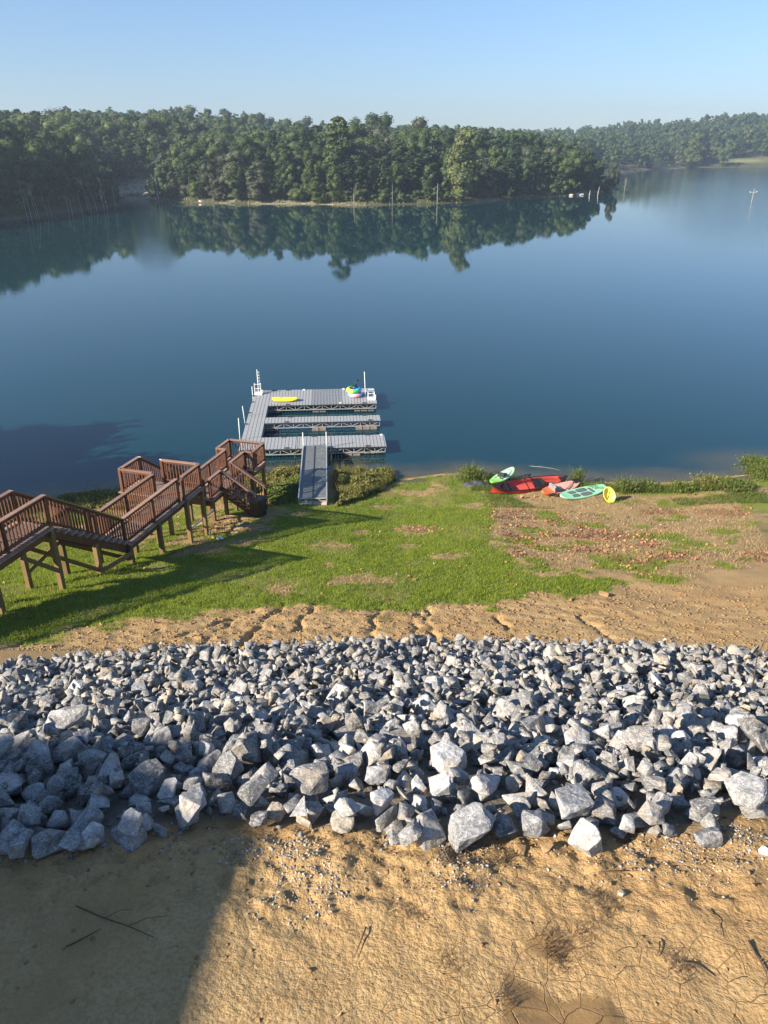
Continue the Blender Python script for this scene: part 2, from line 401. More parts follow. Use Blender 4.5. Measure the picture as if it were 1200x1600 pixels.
def masks(x, y, z):
    u, v = proj(x, y, z)
    wob = (fbm(x*1.4, y*1.4, 4, 41)-.5); wob2 = fbm(x*5.5, y*5.5, 3, 43)
    g = sstep(-9, 9, polysd(u, v, GREEN)+wob*38)
    for bu, bv, ru, rv in BARE:
        g = g*(1-.8*sstep(1.2, .5, np.sqrt(((u-bu)/ru)**2+((v-bv)/rv)**2)+wob*2.6+(wob2-.5)*1.6))
    thin = sstep(.50, .68, fbm(x*.55, y*.55, 4, 47)); g = g*(1-.45*thin)
    d = np.maximum(sstep(-8, 10, polysd(u, v, DRY)+wob*40), .8*sstep(-4, 16, polysd(u, v, GREEN)+wob*20))
    gr = sstep(.52, .64, fbm(x*.8, y*.8, 4, 51))*sstep(-6, 6, polysd(u, v, DRY))
    shore = sstep(0, 1.0, shore_y(x)-y)*(1-sstep(1.6, 2.6, shore_y(x)-y)) * (x > 3.5)
    g = np.maximum(g, np.maximum(gr*.62, shore*.7))
    l = sstep(-16, 22, polysd(u, v, LITTER)+wob*75)*(.25+.6*sstep(.42, .60, fbm(x*1.1+9, y*1.1, 4, 49)))
    for bu, bv, ru, rv in [(655, 826, 30, 6), (340, 830, 50, 14), (1130, 800, 50, 8), (1190, 870, 40, 8), (1040, 800, 40, 6)]:
        l = np.maximum(l, .6*sstep(1.3, .6, np.sqrt(((u-bu)/ru)**2+((v-bv)/rv)**2)+wob*1.5))
    d = np.where(y < 13.5, 0, d); g = np.where(y < 13.5, 0, g); l = np.where(y < 13.5, 0, l)
    return g, d, l
PUD = [(858, 1475, 40, 22)]
DAMP = [(790, 1520), (820, 1535), (850, 1547), (880, 1563), (910, 1552), (950, 1557), (970, 1582), (985, 1610), (960, 1700), (760, 1700), (785, 1600)]
def build_ground():
    # rows get closer together near the camera, columns fan out with distance
    ys = np.concatenate([np.linspace(-25, 1.5, 22), np.arange(1.6, 5.6, .022), np.arange(5.6, 13.2, .07), np.arange(13.2, 18.5, .045), np.arange(18.5, 42, .11), np.linspace(42.5, 62, 24)])
    us = np.linspace(-1, 1, 381)
    wd = np.where(ys < 2, 9., 1.9+ys*.55)
    wd = np.where(ys < 2, np.interp(ys, [-25, 2], [22, 3.0]), wd)
    Y = np.repeat(ys[:, None], len(us), 1)
    X = wd[:, None]*us[None]+np.sign(us)[None]*np.abs(us)[None]**11*(70-wd[:, None])
    Z = hgt(X, Y)
    x, y, z = X.ravel(), Y.ravel(), Z.ravel()
    n = len(us); m = len(ys)
    i = np.arange(m-1)[:, None]*n+np.arange(n-1)[None]; i = i.ravel()
    F = np.stack([i, i+1, i+n+1, i+n], 1)
    me = np_mesh('ground', np.stack([x, y, z], 1), F, M['ground'], True)
    g, d, l = masks(x, y, z)
    vattr(me, 'mask', np.stack([g, d, l], 1))
    u, v = proj(x, y, z); wob = fbm(x*2.5, y*2.5, 4, 61)-.5
    wet = np.zeros_like(x)
    for bu, bv, ru, rv in PUD: wet = np.maximum(wet, sstep(1.12, .86, np.sqrt(((u-bu)/ru)**2+((v-bv)/rv)**2)+wob*1.3))
    wet = np.maximum(wet, sstep(-3, 5, polysd(u, v, DAMP)+wob*16)); wet = np.maximum(wet, .45*sstep(-.3, .5, vnoise(x*.9+4, y*.9, 67)-.62+wob*.8)*(y < 4))
    crack = sstep(-.3, 1.0, (u-720)/240+(v-1480)/80*.6+wob*1.4)*(y < 5)*sstep(1400, 1500, v+wob*60)
    bed = sstep(.05, .6, y-shore_y(x))
    vattr(me, 'mask_b', np.stack([wet*(y < 6), crack, bed], 1))
    me.update(); GROUND.append(me)
    return tag(link('ground', me), kind='structure')
GROUND = []
build_ground()

# far land
LAND = [(-900, 40), (-150, 50), (-112, 110), (-104, 160), tuple(atz(0, 346, 0)[:2]), tuple(atz(60, 338, 0)[:2]), tuple(atz(120, 330, 0)[:2]), tuple(atz(183, 321, 0)[:2]), tuple(atz(190, 314.5, 0)[:2]), tuple(atz(196, 305, 0)[:2]), tuple(atz(225, 305, 0)[:2]),
        tuple(atz(232, 313, 0)[:2]), tuple(atz(300, 317, 0)[:2]), tuple(atz(400, 319, 0)[:2]), tuple(atz(480, 319, 0)[:2]), tuple(atz(560, 321, 0)[:2]), tuple(atz(660, 319, 0)[:2]),
        tuple(atz(760, 315, 0)[:2]), tuple(atz(830, 309, 0)[:2]), tuple(atz(905, 305, 0)[:2]), tuple(atz(952, 300, 0)[:2]), (101, 350), (92, 392), (70, 440),
        tuple(atz(955, 272, 0)[:2]), tuple(atz(1000, 266, 0)[:2]), tuple(atz(1080, 262, 0)[:2]), tuple(atz(1200, 262, 0)[:2]), (600, 760), (1300, 760), (1300, 1480), (-1300, 1480), (-1300, 40)]
def far_h(x, y):
    d = polysd(x, y, LAND)
    A = 9.5+5.5*sstep(-50, -110, x)+3*sstep(380, 560, y)
    A = A+32*sstep(-.50, -.74, x/np.maximum(y, 40))*sstep(-95, -130, x)*(1-sstep(300, 400, y))  # unseen steep rise left of the view, added to shade the left hillside
    A = A+sstep(520, 680, y)*(4+22*sstep(150, 420, x))
    dep = 55+90*sstep(500, 650, y)
    z = A*(1-np.exp(-np.maximum(d, 0)/dep))+.5*sstep(0, 3, d)
    z = z+(fbm(x*.02, y*.02, 3, 71)-.5)*5*sstep(10, 60, d)
    return np.where(d < 0, np.maximum(-3, d*.12), z), d
def build_far():
    ys = np.concatenate([np.arange(44, 240, 9.), np.arange(240, 420, 3.), np.arange(420, 1480, 12.)])
    xs = np.concatenate([np.arange(-1290, -160, 40.), np.arange(-160, 160, 3.), np.arange(160, 520, 6.), np.arange(520, 1300, 40.)])
    X, Y = np.meshgrid(xs, ys); Z, D = far_h(X, Y)
    n = len(xs); m = len(ys); i = (np.arange(m-1)[:, None]*n+np.arange(n-1)[None]).ravel()
    me = np_mesh('hills', np.stack([X.ravel(), Y.ravel(), Z.ravel()], 1), np.stack([i, i+1, i+n+1, i+n], 1), None, True)
    t = NT('hill_ground'); P = t.pos(); n1 = t.noise(P, .15, 5, .6); n2 = t.noise(P, .9, 4, .6); a = t.attr('far', True)
    c = t.mix(t.ramp(n1, [(.35, 0.), (.65, 1.)]), (.035, .045, .018), (.075, .075, .032))
    c = t.mix(a[0], c, t.mix(t.ramp(n2, [(.4, 0.), (.6, 1.)]), (.26, .23, .14), (.50, .44, .32)))
    c = t.mix(a[1], c, t.mix(t.ramp(n2, [(.4, 0.), (.6, 1.)]), (.14, .17, .05), (.32, .29, .14)))
    me.materials.append(t.fin(c, .95, t.bump(n2, .5, .4)))
    d = D.ravel(); x = X.ravel(); y = Y.ravel()
    edge = .8*sstep(2.6, .3, np.abs(d-.6))*sstep(.50, .62, fbm(x*.06, y*.06, 3, 83))
    cv = atz(211, 303, 0); edge = edge*(x > -84)
    edge = np.maximum(edge, sstep(14, 11, np.hypot(x-cv[0], (y-cv[1])*.5))*(d > 0))
    field = sstep(300, 316, x)*sstep(20, 23, d)*(1-sstep(30, 34, d))*(y > 650)
    vattr(me, 'far', np.stack([edge, field, field*0], 1))
    tag(link('hills', me), kind='structure')
build_far()

def build_water():
    ys = np.concatenate([[-1200, -400, -100, 0, 20], np.arange(30, 44, .25), np.geomspace(44, 1480, 90)])
    us = np.linspace(-1, 1, 361); wd = np.where(ys < 28, 1300, 26+ys*.9)
    X = wd[:, None]*us[None]+np.sign(us)[None]*np.abs(us)[None]**13*(1300-wd[:, None]); Y = np.repeat(ys[:, None], len(us), 1)
    keep = Y > -2000
    x, y = X.ravel(), Y.ravel(); n = len(us); m = len(ys)
    i = (np.arange(m-1)[:, None]*n+np.arange(n-1)[None]).ravel()
    me = np_mesh('water', np.stack([x, y, x*0], 1), np.stack([i, i+1, i+n+1, i+n], 1), M['water'], True)
    dd = y-shore_y(x)+(fbm(x*.7, y*.7, 3, 91)-.5)*1.6
    sh = sstep(2.6, -.2, dd)*(y < 60)
    sh = np.maximum(sh, .8*sstep(3., 0., np.hypot((x-21.5)/2.2, y-39.6)))*(y < 60)
    # ripples: a breeze roughens the far right of the lake, the rest is calm
    ang = x/np.maximum(y, 1)
    breeze = .08+2.2*sstep(.27, .42, ang+.06*(fbm(x*.01, y*.006, 3, 95)-.5))*sstep(70, 200, y)+.25*sstep(140, 60, y)
    breeze = breeze+1.3*sstep(.030, .012, np.abs(ang+.290+.012*(fbm(x*.03, y*.02, 3, 97)-.5)))*sstep(85, 130, y)*sstep(330, 290, y)   # breeze funnelled out of the cove
    vattr(me, 'shallow', np.stack([sh, breeze, sh*0], 1))
    tag(link('water', me), kind='structure')
build_water()

# ------------------------------------------------------------------ trees
def settle_labels(rows):
    """rows (object, apparent size): where several share a label, tell them apart by size"""
    by = {}
    for o, sz in rows: by.setdefault(o['label'], []).append((sz, o))
    for lab, v in by.items():
        if len(v) < 2: continue
        v.sort(key=lambda e: -e[0])
        w_ = {2: ['larger', 'smaller'], 3: ['largest', 'medium', 'smallest'], 4: ['largest', 'second largest', 'third largest', 'smallest']}.get(len(v))
        if w_ is None: w_ = ['largest', 'second largest', 'third largest', 'fourth largest', 'fifth largest', 'sixth largest']+['small']*(len(v)-6)
        for (sz, o), a in zip(v, w_): o['label'] = a+' '+lab
def ico(r, sub=1):
    bm = bmesh.new(); bmesh.ops.create_icosphere(bm, subdivisions=sub, radius=r)
    V = np.array([v.co[:] for v in bm.verts]); F = np.array([[v.index for v in f.verts] for f in bm.faces]); bm.free(); return V, F
ICO1 = ico(1, 1)
def leaf_cards(P, N, size, g):
    """one bent quad per point P facing roughly N"""
    n = len(P)
    N = N+g.normal(0, .55, (n, 3)); N /= np.linalg.norm(N, axis=1)[:, None]
    T = np.cross(N, g.normal(0, 1, (n, 3))); T /= np.linalg.norm(T, axis=1)[:, None]; B = np.cross(N, T)
    s = size*g.uniform(.6, 1.35, n)[:, None]
    q = np.stack([P-T*s*.5-B*s*.35, P+T*s*.5-B*s*.42+N*s*.1, P+T*s*.42+B*s*.4, P-T*s*.5+B*s*.36+N*s*.12], 1)
    return q.reshape(-1, 3), np.arange(n*4).reshape(n, 4)
def crown_geo(kind, seed, n, H=1.0, skip=1):
    """crown in metres for a tree of height H; returns V, F(quads)"""
    g = np.random.default_rng(seed); L = []
    if kind == 'broad':
        for k in range(15):
            a = g.uniform(0, 6.28); zz = g.uniform(.18, .9); rr = .25*math.sqrt(max(.08, 1-((zz-.55)/.48)**2))*g.uniform(.55, 1.1)
            L.append((rr*math.cos(a), rr*math.sin(a), zz, g.uniform(.09, .16)))
        L.append((0, 0, .86, .13)); L.append((0, 0, .55, .2))
    elif kind == 'tall':
        for k in range(15):
            a = g.uniform(0, 6.28); zz = .14+.8*k/15; rr = .15*(1-((zz-.45)/.62)**2)*g.uniform(.5, 1.2)
            L.append((rr*math.cos(a), rr*math.sin(a), zz, g.uniform(.075, .12)*(1.15-.4*zz)))
        L.append((0, 0, .93, .06)); L.append((0, 0, .45, .15))
    elif kind == 'pine':
        for k in range(22):
            zz = .22+.75*k/22; a = k*2.4+g.uniform(-.4, .4); rr = .20*(1.06-zz)**.6*g.uniform(.7, 1.15)
            L.append((rr*math.cos(a), rr*math.sin(a), zz, g.uniform(.05, .095)*(1.25-.5*zz)))
        L.append((0, 0, .95, .05)); L.append((0, 0, .6, .10))
    else:   # bush
        for k in range(12):
            a = g.uniform(0, 6.28); zz = g.uniform(.15, .8); rr = .36*math.sqrt(max(.1, 1-((zz-.3)/.6)**2))*g.uniform(.5, 1.1)
            L.append((rr*math.cos(a), rr*math.sin(a), zz, g.uniform(.14, .24)))
        L.append((0, 0, .4, .3))
    L = np.array(L); L[:, :] *= H
    w_ = L[:, 3]**2; w_ /= w_.sum(); idx = g.choice(len(L), n, p=w_)
    d = g.normal(0, 1, (n, 3)); d[:, 2] = d[:, 2]*.85+.25; d /= np.linalg.norm(d, axis=1)[:, None]
    rad = L[idx, 3]*(g.uniform(.72, 1.08, n) if n > 500 else g.uniform(.62, .95, n))
    flat = np.array([1.0, 1.0, .6 if kind == 'pine' else 1.12])
    P = L[idx, :3]+d*rad[:, None]*flat
    V, F = leaf_cards(P, d, H*(.052 if n < 500 else .034 if n < 1500 else .027), g)
    # inner boughs
    iv, ifc = ICO1; vs = [V]; fs = [F]; o = len(V)
    for l in L[::skip]:
        k = iv*l[3]*.80*flat*(1+g.normal(0, .1, (len(iv), 1)))+l[:3]
        q = np.hstack([ifc, ifc[:, 2:3]])
        vs.append(k); fs.append(None); fs[-1] = ifc+o; o += len(iv)
    tri = np.vstack([f for f in fs[1:]])
    quads = fs[0]
    T = np.vstack([quads[:, [0, 1, 2]], quads[:, [0, 2, 3]], tri])
    return np.vstack(vs), T
def trunk_mb(H, seed, kind='broad'):
    g = random.Random(seed); mb = MB(); top = H*(.8 if kind != 'bush' else .45); r = H*.014
    pts = [(g.uniform(-.01, .01)*H*i/4, g.uniform(-.01, .01)*H*i/4, -.4 if i == 0 else top*i/5) for i in range(6)]
    mb.tube(pts, [r*(1.25-.2*i) for i in range(6)], 6)
    for k in range(6):
        a = g.uniform(0, 6.28); z0 = top*g.uniform(.25, .8); L = H*.17
        mb.tube([(0, 0, z0), (math.cos(a)*L*.6, math.sin(a)*L*.6, z0+L*.4), (math.cos(a)*L, math.sin(a)*L, z0+L*.8)], [r*.45, r*.3, r*.12], 4)
    return mb
PROTO = {}
def proto(kind, i, n):
    k = (kind, i, n)
    if k not in PROTO:
        V, F = crown_geo(kind, 100+i*7+len(kind), n, 10.0)
        PROTO[k] = (np_mesh('crown', V, F), trunk_mb(10.0, i, kind).mesh('trunk', M['bark'], True))
    return PROTO[k]
CRM = {}
def crown_with(me, mat):
    k = (me.name, mat.name)
    if k not in CRM:
        c = me.copy(); c.materials.append(mat); CRM[k] = c
    return CRM[k]
def plant_tree(name, x, y, z, H, kind, i, mat, label, group, rz, wide=1.0, n=1900, cat='tree'):
    cm, tm = proto(kind, i, n)
    root = empty(name, (x, y, z), rz, label=label, cat=cat, group=group)
    s = H/10.0
    link('crown', crown_with(cm, mat), root, scale=(s*wide, s*wide, s))
    link('trunk', tm, root, scale=(s, s, s))
    return root

# special trees one can point to
special = [   # px, py(foot), metres tall, kind, variant, material, name, label, width factor, back (m)
    (722, 318, 21.5, 'tall', 1, 'leaf_pale', 'pale_tree', 'tall pale yellow-green tree standing out at the shore of the wooded point', 1.25, 6),
    (270, 1, 0, None, 0, '', '', '', 0, 0),
    (484, 318, 13.5, 'tall', 2, 'leaf_pale', 'pale_tree', 'slim pale yellow-green tree at the left centre of the far shore', .8, 8),
    (496, 320, 8.2, 'tall', 0, 'leaf_lite', 'young_tree', 'small light green pointed tree right at the waterline of the far shore', 1.5, 1.5),
    (532, 318, 22.5, 'pine', 1, 'leaf_lite', 'pine_tree', 'broad fresh green pine above the middle of the far shore', 1.35, 9),
    (650, 300, 19.0, 'broad', 2, 'leaf_grey', 'grey_crowned_tree', 'big round greyish-brown tree near the top of the wooded point', 1.2, 40),
    (588, 300, 20.0, 'broad', 3, 'leaf', 'tall_oak', 'tallest dark rounded tree on the skyline of the wooded point', 1.15, 50),
    (1082, 262, 26, 'tall', 0, 'leaf_lite', 'tall_tree', 'tall light green tree at the water edge beside the far right meadow', 1.5, 6),
    (1128, 262, 15, 'broad', 1, 'leaf_lite', 'round_tree', 'small round green tree in front of the far right meadow', 1.1, 4),
    (312, 317, 6.0, 'bush', 1, 'leaf_lite', 'shore_bush', 'light green bush above the pale rocks left on the far shore', 1.1, 3),
    (955, 300, 11.0, 'broad', 0, 'leaf_grey', 'end_tree', 'brownish bare-twigged tree at the very tip of the wooded point', .7, 3),
    (905, 304, 12.5, 'tall', 2, 'leaf', 'cedar_tree', 'dark dense cedar close to the tip of the wooded point', 1.7, 7),
]
taken = []
for (u, v, H, kind, i, mt, nm, lab, wd, back) in special:
    if not kind: continue
    p = atz(u, v, 0); dr = np.array([p[0], p[1]])/np.hypot(p[0], p[1]); x, y = p[:2]+dr*back
    z = float(far_h(np.array([x]), np.array([y]))[0][0])-.2
    plant_tree(nm, x, y, z, H, kind, i, M[mt], lab, None, u*.37, wd, 3000)
    taken.append((x, y))
cand = []
g = np.random.default_rng(5)
def scatter(x0, x1, y0, y1, sp):
    for yy in np.arange(y0, y1, sp):
        for xx in np.arange(x0, x1, sp): cand.append((xx+g.uniform(-.45, .45)*sp, yy+g.uniform(-.45, .45)*sp))
scatter(-190, 130, 190, 400, 5.4)
scatter(-270, -104, 70, 190, 8)  # unseen trees on the added rise, put there for their shade
scatter(-300, -190, 190, 330, 9)  # more unseen shade trees farther back on the added rise
nsc = len(cand)
scatter(-330, 420, 400, 560, 9.5)
scatter(0, 640, 560, 1000, 12)
for a_, b_ in zip(LAND[2:20], LAND[3:21]):      # bushes right along the waterline
    a_ = np.array(a_); b_ = np.array(b_); L_ = np.hypot(*(b_-a_))
    for q_ in range(int(L_/3.2)):
        t_ = g.uniform(); w_ = a_+(b_-a_)*t_; nn = np.array([-(b_-a_)[1], (b_-a_)[0]])/L_; cand.append(tuple(w_+nn*g.uniform(1.7, 3.4)))
cand = np.array(cand)
z, d = far_h(cand[:, 0], cand[:, 1])
u, v = proj(cand[:, 0], cand[:, 1], z)
u2, v2 = proj(cand[:, 0], cand[:, 1], z+14)
field = (cand[:, 0] > 298) & (d < 32) & (d > 18 ) & (cand[:, 1] > 650) | (cand[:, 0] > 298) & (d <= 18) & (cand[:, 1] > 650) & (g.uniform(size=len(d)) < .6)
cvt = atz(211, 305, 0)
ok = (np.hypot(cand[:, 0]-cvt[0], (cand[:, 1]-cvt[1])*.5) > 9.5) & (d > np.where(cand[:, 1] < 420, 1.6, 2.5)) & ((u > -60) | ((cand[:, 0] > -300) & (cand[:, 1] < 335) & (cand[:, 0] < -104))) & (u < 1260) & ~field
ok &= (d < 75+45*(cand[:, 0] < -60)) | (cand[:, 1] > 420) | (u < -60)
ok &= (d < 260)
for tx, ty in taken: ok &= np.hypot(cand[:, 0]-tx, cand[:, 1]-ty) > 4.2
# meadow on the far right keeps a few trees
cand, z, d, u, v = cand[ok], z[ok], d[ok], u[ok], v[ok]
H = 8.5+g.uniform(0, 1, len(cand))*6.0+2.5*sstep(10, 40, d)+1.5*sstep(-60, -110, cand[:, 0])
H = np.where(d < 8, H*g.uniform(.42, .9, len(H)), H)
H = np.where(cand[:, 1] > 520, H*1.25, H)
dist = np.hypot(cand[:, 0], cand[:, 1])
# hidden-ness: rows behind others show only their tops
order = np.lexsort((dist,)); show = np.zeros(len(cand)); sky_top = np.full(1400, 1e4)
for i in order:
    uu, vt = proj(cand[i, 0], cand[i, 1], z[i]+H[i]); ub, vb = proj(cand[i, 0], cand[i, 1], z[i])
    hw = int(max(2, H[i]*.25*FPX/dist[i])); a, b = int(np.clip(uu-hw+90, 0, 1399)), int(np.clip(uu+hw+90, 1, 1400))
    seg = sky_top[a:b]
    show[i] = np.clip(np.minimum(seg, vb)-vt, 0, None).sum()*(0.3 if (uu < -12 or uu > 1212) else 1)
    sky_top[a:b] = np.minimum(seg, vt+ (vb-vt)*.12*np.abs(np.linspace(-1, 1, max(b-a, 1)))**2)
rank = np.argsort(-show); single = set(rank[:275].tolist())
zones = [('left', 'dark green tree in the shaded wood on the left hillside', 'trees on the left hillside'),
         ('cove', 'tree at the back of the narrow cove beside the left hillside', 'trees around the narrow cove'),
         ('front', 'tree of the front row along the shoreline of the wooded point', 'front row trees of the wooded point'),
         ('back', 'taller tree standing behind the front row on the wooded point', 'back trees of the wooded point'),
         ('far', 'hazy tree in the distant wood on the right across the lake', 'trees of the distant right-hand wood')]
kinds = ['broad', 'tall', 'broad', 'pine', 'broad', 'tall', 'pine']
adj = {'broad': 'rounded', 'tall': 'narrow', 'pine': 'pine-like', 'bush': 'low'}
stuffV, stuffF, so = [], [], 0
LABELLED = []
cnt = 0
for i in range(len(cand)):
    x, y = cand[i]; k = kinds[int(g.integers(0, 7))]; var = int(g.integers(0, 4)); rz = float(g.uniform(0, 6.28)); wide = float(g.uniform(.95, 1.45))
    if d[i] < 6 and g.uniform() < .75: k = 'bush'; H[i] = g.uniform(2.0, 4.8)
    if i in single:
        zn = 0 if u[i] < 185 and y < 420 else 1 if u[i] < 245 and y < 420 else (2 if d[i] < 12 else 3) if y < 420 else 4
        r_ = g.uniform(); mt = 'leaf_pine' if k == 'pine' else 'leaf' if r_ < .60 else 'leaf_lite' if r_ < .80 else 'leaf_grey'
        if zn == 0 and mt == 'leaf_grey': mt = 'leaf'
        what = {'leaf': 'dark green ', 'leaf_pine': 'deep green ', 'leaf_lite': 'light green ', 'leaf_grey': 'greyish green '}[mt]+(adj[k]+' tree' if k != 'bush' else 'bush')
        uu = u[i]
        if zn == 0:
            where = ('at the waterline of' if d[i] < 9 else 'halfway up' if d[i] < 38 else 'high on')+' the left hillside '+('at its far left' if uu < 35 else 'behind leftmost snags' if uu < 95 else 'behind middle snags' if uu < 145 else 'near the cove')
        elif zn == 4:
            where = ('at the far waterline' if d[i] < 20 else 'on the far slope' if d[i] < 90 else 'on the far skyline')+(' just past the point' if uu < 1010 else ' left of the tall waterline tree' if uu < 1075 else ' by the distant meadow' if uu > 1120 else ' behind the tall waterline tree')
        elif zn == 1: where = 'at the '+('mouth' if y < 285 else 'back')+' of the cove, '+('left bank' if uu < 215 else 'right bank')+(' near water' if d[i] < 14 else ' uphill')
        else:
            lm = [(312, 'light green bush'), (484, 'slim pale tree'), (532, 'fresh green pine'), (588, 'tallest dark oak'), (650, 'greyish-brown crown'), (722, 'tall pale tree'), (905, 'dark cedar'), (400, 'western part'), (815, 'eastern part'), (955, 'tip of the point')]
            q = min(lm, key=lambda e: abs(e[0]-uu)); where = ('in the front row ' if zn == 2 else 'in the back rows ')+('beside' if abs(q[0]-uu) < 12 else 'left of' if uu < q[0] else 'right of')+' the '+q[1]
        nm = {'broad': 'broadleaf_tree', 'tall': 'narrow_tree', 'pine': 'pine_tree', 'bush': 'shore_bush'}[k]
        ob = plant_tree(nm, x, y, z[i]-.2, float(H[i]), k, var, M[mt], what+' '+where, zones[zn][2], rz, wide, 1900 if y < 420 else 900, 'bush' if k == 'bush' else 'tree')
        LABELLED.append((ob, float(show[i])))
    elif (x < -104 and y < 335 and u[i] < 0) or show[i] > .5 or y > 420 or (i % 3 == 0):
        if show[i] <= 0 and g.uniform() < .5 and u[i] > -30: continue
        nl = 60 if u[i] < -30 else 240 if y < 420 else 130
        key = ('s', k, var, nl)
        if key not in PROTO: PROTO[key] = crown_geo(k, 300+var*3+len(k), nl, 1.0, 1 if nl > 100 else 2)
        V, F = PROTO[key]; c, s = math.cos(rz), math.sin(rz)
        W = V@np.array([[c, s, 0], [-s, c, 0], [0, 0, 1]])*np.array([H[i]*wide, H[i]*wide, H[i]])+np.array([x, y, z[i]-.3])
        stuffV.append(W); stuffF.append(F+so); so += len(W); cnt += 1
settle_labels(LABELLED)
me = np_mesh('distant_wood', np.vstack(stuffV), np.vstack(stuffF), M['leaf_stuff'])
tag(link('distant_wood', me), kind='stuff')
print('TREES single', len(single), 'stuff', cnt, 'tris', len(me.polygons))
# trees on the near bank to the left of the view, whose shade falls on the lake
for k, (x, y, H_) in enumerate([(-33, 28.5, 12), (-37.5, 31, 13), (-43, 28, 14), (-39, 24, 13), (-49, 31, 13)]):
    plant_tree('broadleaf_tree', x, y, hz(x, y)-.2, H_, 'broad', k % 4, M['leaf'],
               ['rounded tree nearest the water on the near left bank', 'rounded tree second from the water on the near left bank', 'biggest tree of the near left bank', 'tree set back on the grass of the near left bank', 'farthest left tree of the near bank'][k], None, k*1.3, 1.3, 1900)

# bleached dead trunks standing in the lake
def dead_trunk(u, v, H_, lean, label, group=None, forks=2, r=.10, name='dead_tree', z0=-.6):
    p = atz(u, v, 0); mb = MB(); k = random.Random(u)
    pts = [(0, 0, z0)]+[(lean*(t**1.6)*H_, k.uniform(-.05, .05), H_*t) for t in (.25, .5, .75, 1)]
    mb.tube(pts, [r, r*.85, r*.65, r*.45, r*.18], 6)
    for f_ in range(forks):
        t = k.uniform(.4, .85); b = Vector((lean*(t**1.6)*H_, 0, H_*t)); a = k.uniform(0, 6.28); L = H_*k.uniform(.1, .25)
        mb.tube([b, b+Vector((math.cos(a)*L, math.sin(a)*L*.5, L*.9))], [r*.4, r*.12], 5)
    o = mb.build(name, M['dead'], None, True, label=label, cat='dead tree', group=group); o.location = (p[0], p[1], 0); return o
ORD = 'first second third fourth fifth sixth seventh eighth ninth tenth eleventh twelfth thirteenth fourteenth fifteenth sixteenth'.split(); DT = sorted([44, 50, 58, 62, 75, 81, 108, 114, 129, 139, 142, 152, 163, 168, 183, 180])
for u, v, h, l in [(44, 346, 7.5, -.06), (50, 343, 6.8, -.12), (58, 341, 6.0, -.18), (62, 342, 7, -.2), (75, 338, 5.5, -.16), (81, 339, 4.6, -.1), (108, 336, 5.6, -.03), (114, 337, 4.5, -.1), (129, 335, 6.2, -.15),
                (139, 333, 8.5, -.12), (142, 333, 4.2, -.05), (152, 331, 5.0, -.2), (163, 329, 5.5, -.07), (168, 328, 8.6, -.16), (183, 325, 5.2, -.15), (180, 324, 7.6, 0)]:
    dead_trunk(u, v, h, l, '%s dead trunk, %s from the left in the water below the hillside' % ('tall leaning' if h > 6.9 else 'mid-height' if h > 5.3 else 'short thin', ORD[DT.index(u)]), 'dead trunks in the water below the left hillside', 1, .048)
dead_trunk(683, 320, 6.2, 0.0, 'tall white dead trunk at the waterline left of the pale tree', None, 5, .12)
dead_trunk(613, 321, 6.5, 0.0, 'straight thin pole-like dead trunk at the middle of the far shore', None, 0, .07)
dead_trunk(553, 321, 5.0, 0.02, 'short thin dead trunk at the far shore below the fresh green pine', None, 1, .1)
dead_trunk(248, 316, 8, -.03, 'leaning grey dead trunk at the mouth of the narrow cove', None, 2, .14)
dead_trunk(921, 306, 2.0, .05, 'shorter of two white stumps in the water by the tip of the point', None, 0, .22, 'dead_stump')
dead_trunk(934, 305, 3.0, .12, 'taller of two white stumps in the water by the tip of the point', None, 0, .2, 'dead_stump')
o = dead_trunk(976, 297, 4.6, .0, 'brown leafless bush standing alone in the lake off the point', None, 22, .1, 'bare_bush')
dead_trunk(962, 296, 3.2, -.05, 'small thin bare sapling in the water between the point and the lone bush', None, 5, .06, 'bare_sapling')
# white cross-shaped pole in the lake, far right
p = atz(1174, 316, 0); root = empty('marker_pole', (p[0], p[1], 0), label='white pole with a crossbar standing in the lake on the far right', cat='pole')
mb = MB(); mb.tube([(0, 0, -1), (0.15, 0, 4.0)], [.10, .08], 8); mb.build('pole', M['dead'], root)
mb = MB(); mb.bar((-1.1, 0, 2.9), (1.25, 0, 3.0), .16, .16); mb.box((-1.0, 0, 3.05), (.3, .3, .5)); mb.box((1.1, 0, 3.2), (.3, .3, .4)); mb.build('crossbar', M['dead'], root)
# pale shore rocks across the lake
def rough_stone(seed, dims, npt=16):
    bm = bmesh.new(); k = random.Random(seed)
    for _ in range(npt):
        v_ = Vector((k.gauss(0, 1), k.gauss(0, 1), k.gauss(0, 1))).normalized()*k.uniform(.85, 1.1)
        bm.verts.new((v_.x*dims[0], v_.y*dims[1], v_.z*dims[2]))
    bmesh.ops.convex_hull(bm, input=bm.verts)
    bmesh.ops.delete(bm, geom=[v for v in bm.verts if not v.link_faces], context='VERTS')
    me = bpy.data.meshes.new('stone'); bm.to_mesh(me); bm.free(); return me
M['pale_rock'] = m_plain('pale_limestone', (.55, .48, .38), .85, .3, .8)
for u, v, s, lab in [(314, 317, 1.5, 'pale boulder at the foot of the light green bush on the far shore'), (303, 315, 1.0, 'small pale boulder left of the bigger one on the far shore'), (285, 315, 1.2, 'low tan boulder left on the far shore'),
                     (237, 310, 1.0, 'pale boulder at the right mouth of the narrow cove'), (906, 305, 1.5, 'white boulder at the waterline near the tip of the point'), (893, 306, 1.1, 'tan boulder at the waterline left of the white one by the tip')]:
    p = atz(u, v, 0); me = rough_stone(u, (s, s*.8, s*.55)); me.materials.append(M['pale_rock'])
    tag(link('shore_boulder', me, None, (p[0], p[1]+.5, .15)), lab, 'boulder')
